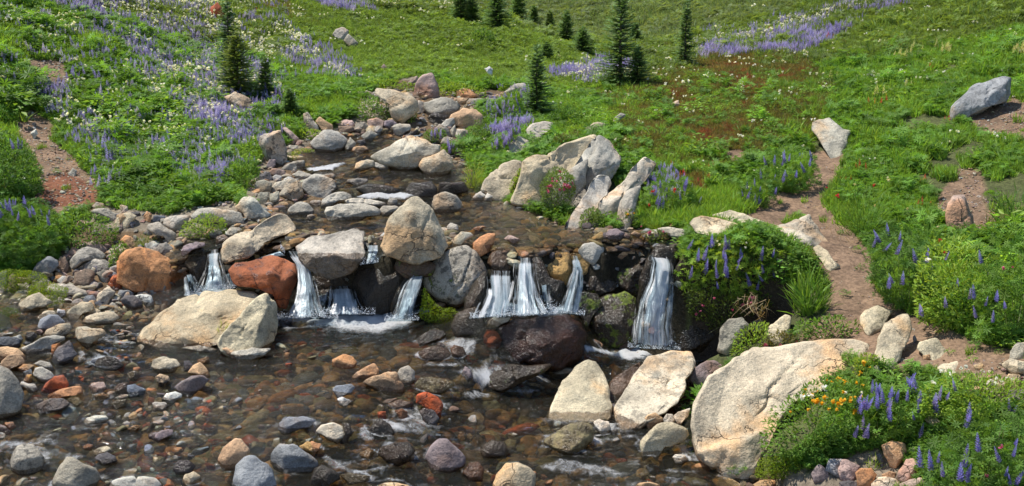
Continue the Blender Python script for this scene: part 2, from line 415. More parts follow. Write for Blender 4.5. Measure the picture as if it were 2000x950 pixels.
def mat_foam(name, fall):
    """white water: streaks run along the flow (uv.y), density stored on the mesh"""
    g = N(name)
    uv = g.n("ShaderNodeUVMap"); 
    v = g.vmath('MULTIPLY', uv.outputs[0], (24, 2.2, 1) if fall else (9, 9, 1))
    wv = g.vmath('ADD', v, g.vmath('MULTIPLY', g.noise(v, .5, 3, .6, 1), (3.2, 1.2, 0) if fall else (2.4, 2.4, 0)))
    n1 = g.noise(wv, 1.0, 5, .6); v2 = g.vmath('MULTIPLY', uv.outputs[0], (110, 7, 1) if fall else (30, 30, 1)); n2_ = g.noise(v2, 1.0, 3, .6)
    a = g.attr('den', out='Fac')
    s = g.math('ADD', g.math('MULTIPLY', n1, .65), g.math('MULTIPLY', n2_, .35))
    s = g.math('ADD', s, g.math('SUBTRACT', a, 1.0))
    al = g.ramp(s, .30 if fall else .20, .64 if fall else .74)
    al = g.math('MULTIPLY', al, .93)
    df = g.n("ShaderNodeBsdfDiffuse"); g.l(g.mix(n2_, (.86, .88, .89, 1), (1, .99, .97, 1)), df.inputs[0])
    geo = g.n("ShaderNodeNewGeometry"); upn = g.vmath('NORMALIZE', g.vmath('ADD', g.bump(s, .03, .8), (0, 0, .8)), (0, 0, 0))   # froth: normals bent skyward so upright white water is lit brighter
    df_n = upn; g.l(df_n, df.inputs['Normal'])
    tl = g.n("ShaderNodeBsdfTranslucent"); tl.inputs[0].default_value = (.85, .9, .95, 1)
    gl = g.n("ShaderNodeBsdfGlossy"); gl.inputs['Roughness'].default_value = .25; g.l(df_n, gl.inputs['Normal'])
    m1 = g.n("ShaderNodeMixShader"); m1.inputs[0].default_value = .5; g.l(df.outputs[0], m1.inputs[1]); g.l(tl.outputs[0], m1.inputs[2])
    m2 = g.n("ShaderNodeMixShader"); m2.inputs[0].default_value = .08; g.l(m1.outputs[0], m2.inputs[1]); g.l(gl.outputs[0], m2.inputs[2])
    tr = g.n("ShaderNodeBsdfTransparent"); tr.inputs[0].default_value = (.92, .94, .95, 1)
    m = g.n("ShaderNodeMixShader"); g.l(al, m.inputs[0]); g.l(tr.outputs[0], m.inputs[1]); g.l(m2.outputs[0], m.inputs[2])
    return g.done(m.outputs[0])
M_FALL = mat_foam("falling_water", True)
M_FOAM = mat_foam("foam", False)
# ------------------------------------------------------------------ where plants do not grow (outlines in the photo, thrown on the ground)
BARE = [(-400,640),(-60,585),(0,560),(60,535),(120,500),(120,470),(160,420),(190,395),(240,408),(330,418),(400,402),(470,385),(505,330),(500,290),(560,285),(600,250),(640,262),(690,232),(700,200),(740,172),(800,150),(850,165),(870,180),(1000,178),(1010,195),(930,222),
        (915,260),(905,300),(930,345),(935,385),(1000,400),(1110,440),(1250,448),(1340,452),(1335,500),(1330,700),(1370,740),(1355,800),(1350,900),(1420,935),(1480,925),(1590,925),(1680,880),(1740,880),(1770,1000),(1900,1600),(-900,1600)]
DIRT = [[(1555,650),(1615,620),(1620,590),(1612,545),(1580,500),(1560,430),(1500,448),(1430,435),(1470,408),(1500,380),(1560,365),(1582,340),(1580,298),(1650,285),(1655,335),(1622,380),(1615,405),(1668,450),(1705,500),(1715,560),(1740,590),(1795,618),(1900,665),(2000,690),(2050,760),(1960,760),(1850,720),(1700,720),(1640,690),(1560,670)],
        [(1820,400),(1870,330),(1920,330),(1930,400),(1960,460),(1900,470),(1840,430)],
        [(1860,225),(1980,190),(2050,230),(2050,290),(1960,270),(1900,250)],
        [(50,400),(75,340),(45,290),(20,245),(60,215),(110,245),(105,280),(150,310),(185,345),(205,395),(110,425)],
        [(45,115),(110,120),(150,150),(130,180),(60,150)],
        [(1410,300),(1450,290),(1470,310),(1430,330)]]
REDD = [(70,400),(85,350),(130,335),(180,360),(200,392),(180,408)]
SPARSE = [[(1780,120),(2050,120),(2050,420),(1900,440),(1790,360),(1740,260)],[(1540,600),(1720,620),(1800,650),(1960,690),(2010,800),(1780,760),(1600,740)]]
BEDP = [(-400,660),(0,590),(200,560),(330,560),(560,500),(1300,480),(1330,700),(1360,800),(1360,900),(1480,935),(1700,950),(1900,1600),(-900,1600)]
_zc = {}
def zone(px, py, poly, x, y, j=10):
    key = (id(x), len(x))
    if key not in _zc: _zc.clear(); _zc[key] = (n2(x, y, 2.3, 41), n2(x, y, 2.3, 77), x)
    a = _zc[key][0] * j; b = _zc[key][1] * j * .7
    return inpoly(px + a, py + b, poly)

# ------------------------------------------------------------------ ground sheet
def build_ground():
    ys = [-12.0, -6, -2, 1, 3, 5, 6.4]
    y = 7.0
    while y < 230:
        ys.append(y)
        y += .055 if y < 14 else .055 * (y / 14) ** 1.75 if y < 60 else 4 + (y - 60) * .05
    ys = np.array(ys); nu = 420
    u = np.linspace(-1, 1, nu); u = u * (.75 + .25 * u * u)
    Wd = np.where(ys > 7, .66 * ys + 6, 16)
    Wd = np.where(ys > 60, Wd + (ys - 60) * .6, Wd)
    X = u[None] * Wd[:, None]; Y = np.repeat(ys[:, None], nu, 1)
    Z = H(X, Y)
    far = np.clip((Y - 24) / 40, 0, 1)
    Z = Z + far * .5 * n2(X, Y, .16, 9, 4) + .035 * n2(X, Y, 6, 5, 2)
    ny = len(ys)
    V = np.stack([X, Y, Z], -1).reshape(-1, 3)
    i = (np.arange(ny - 1)[:, None] * nu + np.arange(nu - 1)[None]).ravel()
    Fq = np.stack([i, i + 1, i + nu + 1, i + nu], -1)
    px, py = project(V); x, yy = V[:, 0], V[:, 1]
    col = np.empty((len(V), 4)); col[:, 3] = 1
    m = n2(x, yy, .8, 21)[:, None]
    col[:, :3] = np.array([.075, .085, .028]) * (1 + .35 * m)
    col[yy > 24, :3] = (np.array([.085, .125, .028]) * (1 + .3 * m))[yy > 24]
    bare = zone(px, py, BARE, x, yy) | (yy < 7)
    grav = np.array([.22, .18, .13])
    col[bare, :3] = grav * (1 + .25 * m[bare])
    wl = np.where(yy < LIPD(x), W0(x, yy), W1(x, yy))
    lo = yy < LIPD(x)
    und = bare & (V[:, 2] < wl) & (yy < 23)
    col[und, :3] = np.array([.13, .085, .045]) * (1 + .3 * m[und])
    for p in DIRT:
        k = zone(px, py, p, x, yy, 9) & (yy > 7) & (yy < 26); col[k, :3] = np.array([.20, .13, .082]) * (1 + .2 * m[k])
    k = zone(px, py, REDD, x, yy, 6) & (yy < 20); col[k, :3] = (.19, .075, .038)
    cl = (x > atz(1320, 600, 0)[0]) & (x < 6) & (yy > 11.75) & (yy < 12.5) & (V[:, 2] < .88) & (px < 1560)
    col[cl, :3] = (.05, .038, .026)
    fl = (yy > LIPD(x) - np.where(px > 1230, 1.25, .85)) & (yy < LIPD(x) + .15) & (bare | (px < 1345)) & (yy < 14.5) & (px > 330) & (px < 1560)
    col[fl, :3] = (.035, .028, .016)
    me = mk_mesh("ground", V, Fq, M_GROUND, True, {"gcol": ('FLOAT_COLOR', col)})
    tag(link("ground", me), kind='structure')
build_ground()

# ------------------------------------------------------------------ water sheets
RIFF = [(200,690,90,30),(230,660,60,25),(860,690,120,40),(960,750,120,40),(720,860,150,60),(1130,860,170,50),(1250,700,140,30),(640,625,200,30),(780,380,160,20),(640,330,60,20),(740,285,40,20),(860,240,90,40),(60,890,120,50),(1330,900,150,40),(820,800,100,40)]
def wave(fn, amp, X, Y):
    """level of the rippled water surface and its roughness"""
    Z = fn(X, Y)
    px, py = project(np.stack([X, Y, Z], -1))
    r = .28 + .25 * n2(X, Y, .9, 13)
    for a, b, rx, ry in RIFF: r = r + .9 * np.exp(-((px - a) / rx) ** 2 - ((py - b) / ry) ** 2)
    r = np.clip(r, .08, 1)
    return Z + amp * r * (n2(X * .6, Y * 1.6, 3.0, 33, 4) + .35 * n2(X, Y * 1.4, 11.0, 35, 2)), r
AMP0, AMP1 = .042, .026
def water(name, fn, x0, x1, y0, y1, step, keep, amp):
    xs = np.arange(x0, x1, step); ys = np.arange(y0, y1, step)
    X, Y = np.meshgrid(xs, ys); Z, r = wave(fn, amp, X, Y)
    m = keep(X, Y)
    q = m[:-1, :-1] & m[1:, :-1] & m[:-1, 1:] & m[1:, 1:]
    nx = len(xs); idx = np.arange(X.size).reshape(X.shape)
    i = idx[:-1, :-1][q]
    Fq = np.stack([i, i + 1, i + nx + 1, i + nx], -1)
    use, inv = np.unique(Fq, return_inverse=True)
    V = np.stack([X, Y, Z], -1).reshape(-1, 3)[use]
    me = mk_mesh(name, V, inv.reshape(Fq.shape), M_WATER, True, {"rif": ('FLOAT', r.ravel()[use])})
    return tag(link(name, me), kind='structure')
water("lower_stream_water", W0, -12, 7, 4.5, 14.2, .035, lambda X, Y: (Y < LIPD(X) + .12) & (instream(X, Y, np.ones(X.shape, bool))), AMP0)
def upk(X, Y): return inpoly(X, Y, UPW) & (Y > LIPD(X) - .03)
water("upper_stream_water", W1, -6, 4, 11.8, 22.5, .04, upk, AMP1)
import mathutils, mathutils.geometry
# ------------------------------------------------------------------ rocks
_ico = {}
def ico(n):
    if n not in _ico:
        import bmesh, mathutils
        bm = bmesh.new(); bmesh.ops.create_icosphere(bm, subdivisions=n, radius=1)
        V = np.array([v.co[:] for v in bm.verts]); Fq = np.array([[v.index for v in f.verts] for f in bm.faces]); bm.free()
        _ico[n] = (V, Fq)
    return _ico[n]
def star(poly):
    """centre and radius-by-angle of an outline"""
    P = np.array(poly, float)
    a = P; b = np.roll(P, -1, 0); cr = a[:, 0] * b[:, 1] - b[:, 0] * a[:, 1]
    A = cr.sum() / 2
    c = ((a + b) * cr[:, None]).sum(0) / (6 * A) if abs(A) > 1 else P.mean(0)
    th = np.linspace(-math.pi, math.pi, 361)
    dx, dy = np.cos(th), np.sin(th)
    r = np.zeros(361)
    for i in range(len(P)):
        p, q = P[i] - c, P[(i + 1) % len(P)] - c; e = q - p
        den = dx * e[1] - dy * e[0]; den = np.where(np.abs(den) < 1e-9, 1e-9, den)
        t = (p[0] * e[1] - p[1] * e[0]) / den; s = (p[0] * dy - p[1] * dx) / den
        ok = (t > 0) & (s >= -1e-3) & (s <= 1 + 1e-3); r = np.where(ok & (t > r), t, r)
    r = np.where(r <= 0, r.max() * .5, r)
    k = np.array([1, 2, 3, 2, 1.]) / 9; rr = np.convolve(np.r_[r[-3:-1], r, r[1:3]], k, 'valid')
    return c, th, rr
PAL = dict(be=(.55,.455,.305), bw=(.53,.465,.35), gr=(.36,.32,.25), lg=(.475,.43,.345), bl=(.26,.27,.28), dk=(.13,.115,.11), sl=(.13,.14,.155), bk=(.105,.088,.062), wb=(.125,.060,.033), oc=(.42,.25,.09), ol=(.22,.18,.09),
           og=(.48,.23,.10), rd=(.42,.10,.035), rb=(.33,.11,.045), pk=(.44,.31,.25), ta=(.52,.33,.18), br=(.22,.15,.10), pu=(.26,.20,.195), wh=(.60,.57,.50))
FOOT = []   # world footprints (x, y, rx, ry, top) that keep plants off the stones
RPOLY = []
def size_(a, b): return max(a, b)
def rock(pts, col, label, opts, name=None, parent=None):
    seed = (abs(hash_str(label)) % 9973)
    R = np.random.default_rng(seed)
    P = np.array(pts, float)
    x0, y0 = P.min(0); x1, y1 = P.max(0)
    c, th, rr = star(pts)
    cx = float(c[0])
    D0 = opts.get('D') or hit(float(np.clip(cx, -200, 2200)), float(y1))
    rr = rr * opts.get('k', 1.045)
    m = D0 / FPX   # metres per photo pixel
    wd, ht = (x1 - x0) * m, (y1 - y0) * m
    dr = opts.get('d', .42 * min(wd, ht * 1.5) + .1 * wd)
    tilt = opts.get('t', .40 * ht)
    big = max(x1 - x0, y1 - y0)
    n = 3 if big < 16 else 4 if big < 110 else 5 if big < 230 else 6
    B, Fq = ico(n)
    a, b, cc = B[:, 0], B[:, 1], B[:, 2]
    ang = np.arctan2(-b, a); rho = np.sqrt(a * a + b * b)
    rs = np.interp(ang, th, rr)
    q = np.clip(rho, 0, 1) ** opts.get('g', .95)
    px = c[0] + rs * q * np.cos(ang); py = c[1] + rs * q * np.sin(ang)
    # bury the foot
    lower = np.clip((py - (y1 - .25 * (y1 - y0))) / (.25 * (y1 - y0)), 0, 1); py = py + lower * (.10 * (y1 - y0) + 2) * (0 if opts.get('F') and opts.get('D') else 1)
    dep = np.sign(cc) * np.abs(cc) ** .9 * dr
    Db = D0 + dr * .35 + (y1 - py) / max(y1 - y0, 1) * tilt
    DD = Db - dep
    if opts.get('F'):
        FP = np.array(opts['F'])
        no = len(pts)
        FP[:no, :2] = c + (FP[:no, :2] - c) * 1.06   # so that the rim stays inside the facets
        vv, ee, ff, *_ = mathutils.geometry.delaunay_2d_cdt([Vector(p[:2]) for p in FP], [(i, (i + 1) % no) for i in range(no)], [], 0, 1e-4)
        vz = [FP[np.argmin((FP[:, 0] - q.x) ** 2 + (FP[:, 1] - q.y) ** 2), 2] for q in vv]
        fd = np.full(len(B), np.nan)
        for tri in ff:
            (ax, ay), (bx, by), (dx_, dy_) = [vv[i][:] for i in tri]
            det = (by - dy_) * (ax - dx_) + (dx_ - bx) * (ay - dy_)
            if abs(det) < 1e-6: continue
            l1 = ((by - dy_) * (px - dx_) + (dx_ - bx) * (py - dy_)) / det; l2 = ((dy_ - ay) * (px - dx_) + (ax - dx_) * (py - dy_)) / det; l3 = 1 - l1 - l2
            k = (l1 > -.02) & (l2 > -.02) & (l3 > -.02); val = l1 * vz[tri[0]] + l2 * vz[tri[1]] + l3 * vz[tri[2]]
            fd = np.where(k & np.isnan(fd), val, fd)
        nn = np.isnan(fd)
        if nn.any():
            jj = np.argmin((px[nn, None] - FP[None, :, 0]) ** 2 + (py[nn, None] - FP[None, :, 1]) ** 2, 1); fd[nn] = FP[jj, 2]
        rim = np.clip((1 - rho) / .05, 0, 1)          # worn edge
        thick = opts.get('th', .55 * max(.25, min(wd, ht)))
        front = D0 + fd + .03 * (1 - rim) ** 2 * size_(wd, ht)
        DD = np.where(cc >= 0, front, np.maximum(front, D0 + fd.max() * .35) + np.abs(cc) * thick)
        DD = np.where(np.abs(cc) < .03, front + .02, DD)
        tilt = fd.max(); dr = max(dr, .2)
    W = at(px, py, DD)
    ctr = W.mean(0)
    L = W - ctr
    sil = np.abs(cc) < .14
    rx, rz = ray(c[0], c[1]); vd = np.array([float(rx), 1, float(rz)]); vd /= np.linalg.norm(vd)
    up = np.array([0, 0, 1.0]); rt = np.array([1.0, 0, 0])
    size = max(wd, ht)
    ang_ = opts.get('s', 0)
    cuts = []
    if not ang_:
        for i in range(20):
            fa = R.uniform(-1, 1); fb = R.uniform(-.6, 1.1); nrm = -vd * R.uniform(.55, 1.2) + up * fb + rt * fa * 1.1
            if i % 3 == 2: nrm = vd * .8 + up * R.uniform(0, 1) + rt * fa
            cuts.append((nrm, R.uniform(.06, .55)))
        cuts.append((-vd * .55 + up * 1.0 + rt * R.uniform(-.25, .25), R.uniform(.2, .45)))
    else:
        for i in range(8):
            cuts.append((-vd + up * R.uniform(-.4, 1) + rt * R.uniform(-1, 1), R.uniform(.25, .7)))
    if opts.get('F'): cuts = []
    for nx, ny, nz, t in opts.get('cuts', []): cuts.append((rt * nx + vd * ny + up * nz, t))
    ks = 1 / (size * (.0025 if not ang_ else .018))
    dirn = L / (np.linalg.norm(L, axis=1, keepdims=True) + 1e-6)
    so_ = R.uniform(0, 50, 3); fq = 1.6 / max(size, .05)
    Q = L * fq + so_
    amp = size * (.075 if not ang_ else .03)
    L = L + dirn * (amp * (.45 if opts.get('F') else 1) * fbm(Q * 1.3, 3, 3, .5))[:, None]
    for nrm, t in cuts:
        nrm = nrm / np.linalg.norm(nrm)
        s = L @ nrm; ms, M_ = s[sil].max(), s.max()
        if M_ - ms < 1e-4: continue
        e = s - (ms + (M_ - ms) * t)
        ex = np.where(e * ks > 30, e, np.log1p(np.exp(np.clip(e * ks, -30, 30))) / ks)
        L = L - nrm * ex[:, None]
    # surface relief
    dirn = L / (np.linalg.norm(L, axis=1, keepdims=True) + 1e-6)
    Q = L * fq + so_
    amp = size * (.030 if not ang_ else .018)
    rid = 1 - np.abs(fbm(Q * 1.7, 3, 5)) * 2.2
    L = L + dirn * (amp * fbm(Q * 1.3, 5, 3, .55) + (0 if ang_ else amp * .45) * rid + (min(size, .5) * .016) * fbm(Q * 9, 3, 9))[:, None]
    # facets for angular stones: step-like relief
    if not ang_:
        st = fbm(Q * 2.1 + 31, 2, 15) * 3.0; st = np.floor(st) + np.clip((st - np.floor(st) - .8) * 5, 0, 1)
        L = L + dirn * (amp * .42 * st)[:, None]
    # fractures: planar joints with a small offset across them
    if size > .38:
        for i in range(int(opts.get('fr', 2 if size < .8 else 4 if not ang_ else 2))):
            nc = R.normal(size=3) * np.array([1, .5, .8]) + rt * .4; nc /= np.linalg.norm(nc)
            s = L @ nc + size * .10 * fbm(Q * 1.6 + i * 9, 3, 21); c0 = R.uniform(-.28, .28) * size
            wdt = .006 + .006 * size; q = np.exp(-((s - c0) / wdt) ** 2) * np.clip(.4 + 2.2 * fbm(Q * 1.1 + i * 5, 2, 31), 0, 1)
            L = L - dirn * (q * (.014 + .024 * size))[:, None] - dirn * ((s > c0) * size * R.uniform(0, .014))[:, None]
    # foot of the rock is the origin
    W = L + ctr
    org = np.array([ctr[0], ctr[1], W[:, 2].min()])
    # wet and mossy zones
    wet = np.zeros(len(W)); moss = np.zeros(len(W))
    lo = W[:, 1] < LIPD(W[:, 0])
    wl = np.where(lo, W0(W[:, 0], W[:, 1]), W1(W[:, 0], W[:, 1]))
    strm = (D0 < 22) & instream(W[:, 0], W[:, 1], lo)
    hgt = W[:, 2] - wl
    wet = np.where(strm, np.clip(1.0 - (hgt - .015) / .06, 0, 1), 0)
    if opts.get('w'): wet = np.maximum(wet, opts['w'])
    if opts.get('wl'):   # wet below a photo row
        _, qy = project(W); wet = np.maximum(wet, np.clip((qy - opts['wl']) / 14 + .3, 0, 1))
    nz = dirn[:, 2]
    if opts.get('m'):
        _, qy = project(W); low = (qy - y0) / (y1 - y0 + 1)
        moss = np.clip(opts['m'] * (.55 + .5 * fbm(L * 4 + so_, 3, 4) + (.25 * low if opts.get('ml', 1) else 0)), 0, 1)
    wm = np.stack([wet, moss, 0 * wet, 1 + 0 * wet], -1)
    nm = name or ('boulder' if size > .42 else 'rock' if size > .22 else 'stone')
    me = mk_mesh(nm, W - org, Fq, M_ROCK, True, {"wm": ('FLOAT_COLOR', wm)})
    o = link(nm, me, None, org)
    cl = np.array(PAL[col]) * R.uniform(.88, 1.1) * np.array([R.uniform(.97, 1.03), 1, R.uniform(.95, 1.05)])
    o.color = (cl[0], cl[1], cl[2], opts.get('l', .35 if not ang_ else .12))
    tag(o, label, 'boulder' if nm == 'boulder' else 'rock' if nm == 'rock' else 'stone')
    if parent is not None:
        o.location = org - np.array(parent.location); o.parent = parent
    FOOT.append((org[0], D0 + dr * .35 + tilt * .5, wd * .46, dr * .8 + tilt * .5, W[:, 2].max()))
    return o
def hash_str(s):
    h = 5381
    for ch in s: h = (h * 33 + ord(ch)) & 0x7fffffff
    return h
KEY = {'1': (480,220,4.13), '2': (700,130,3.517), '3': (0,370,3.8), '4': (240,360,3.653), '5': (0,590,3.8), '6': (800,440,3.653), '7': (930,220,3.655), '8': (1140,400,3.1675),
       'a': (0,790,5.936), 'b': (300,680,3.518), 'c': (600,680,3.518), 'e': (880,680,3.518), 'f': (1180,680,3.518), 'h': (1640,780,5.556), 'i': (1450,560,3.636), 'j': (1340,360,3.392), 'T': (0,0,1)}
def parse(line):
    k, opt, lab, pts = [x.strip() for x in line.split('|')]
    ox, oy, s = KEY[k]
    pts, _, inner = pts.partition(';')
    v = [tuple(map(float, p.split(',')))[:2] for p in pts.split()]
    o = {}
    ot = opt.split()
    for t in ot[1:]:
        if '=' in t: a, b = t.split('='); o[a] = float(b)
        else: o[t] = 1.0
    if inner:   # faceted stone: every point carries its distance behind the foot of the stone
        o['F'] = [(ox + a / s, oy + b / s, c) for a, b, c in (tuple(map(float, p.split(','))) for p in (pts + ' ' + inner).split())]
    return [(ox + a / s, oy + b / s) for a, b in v], ot[0], lab, o
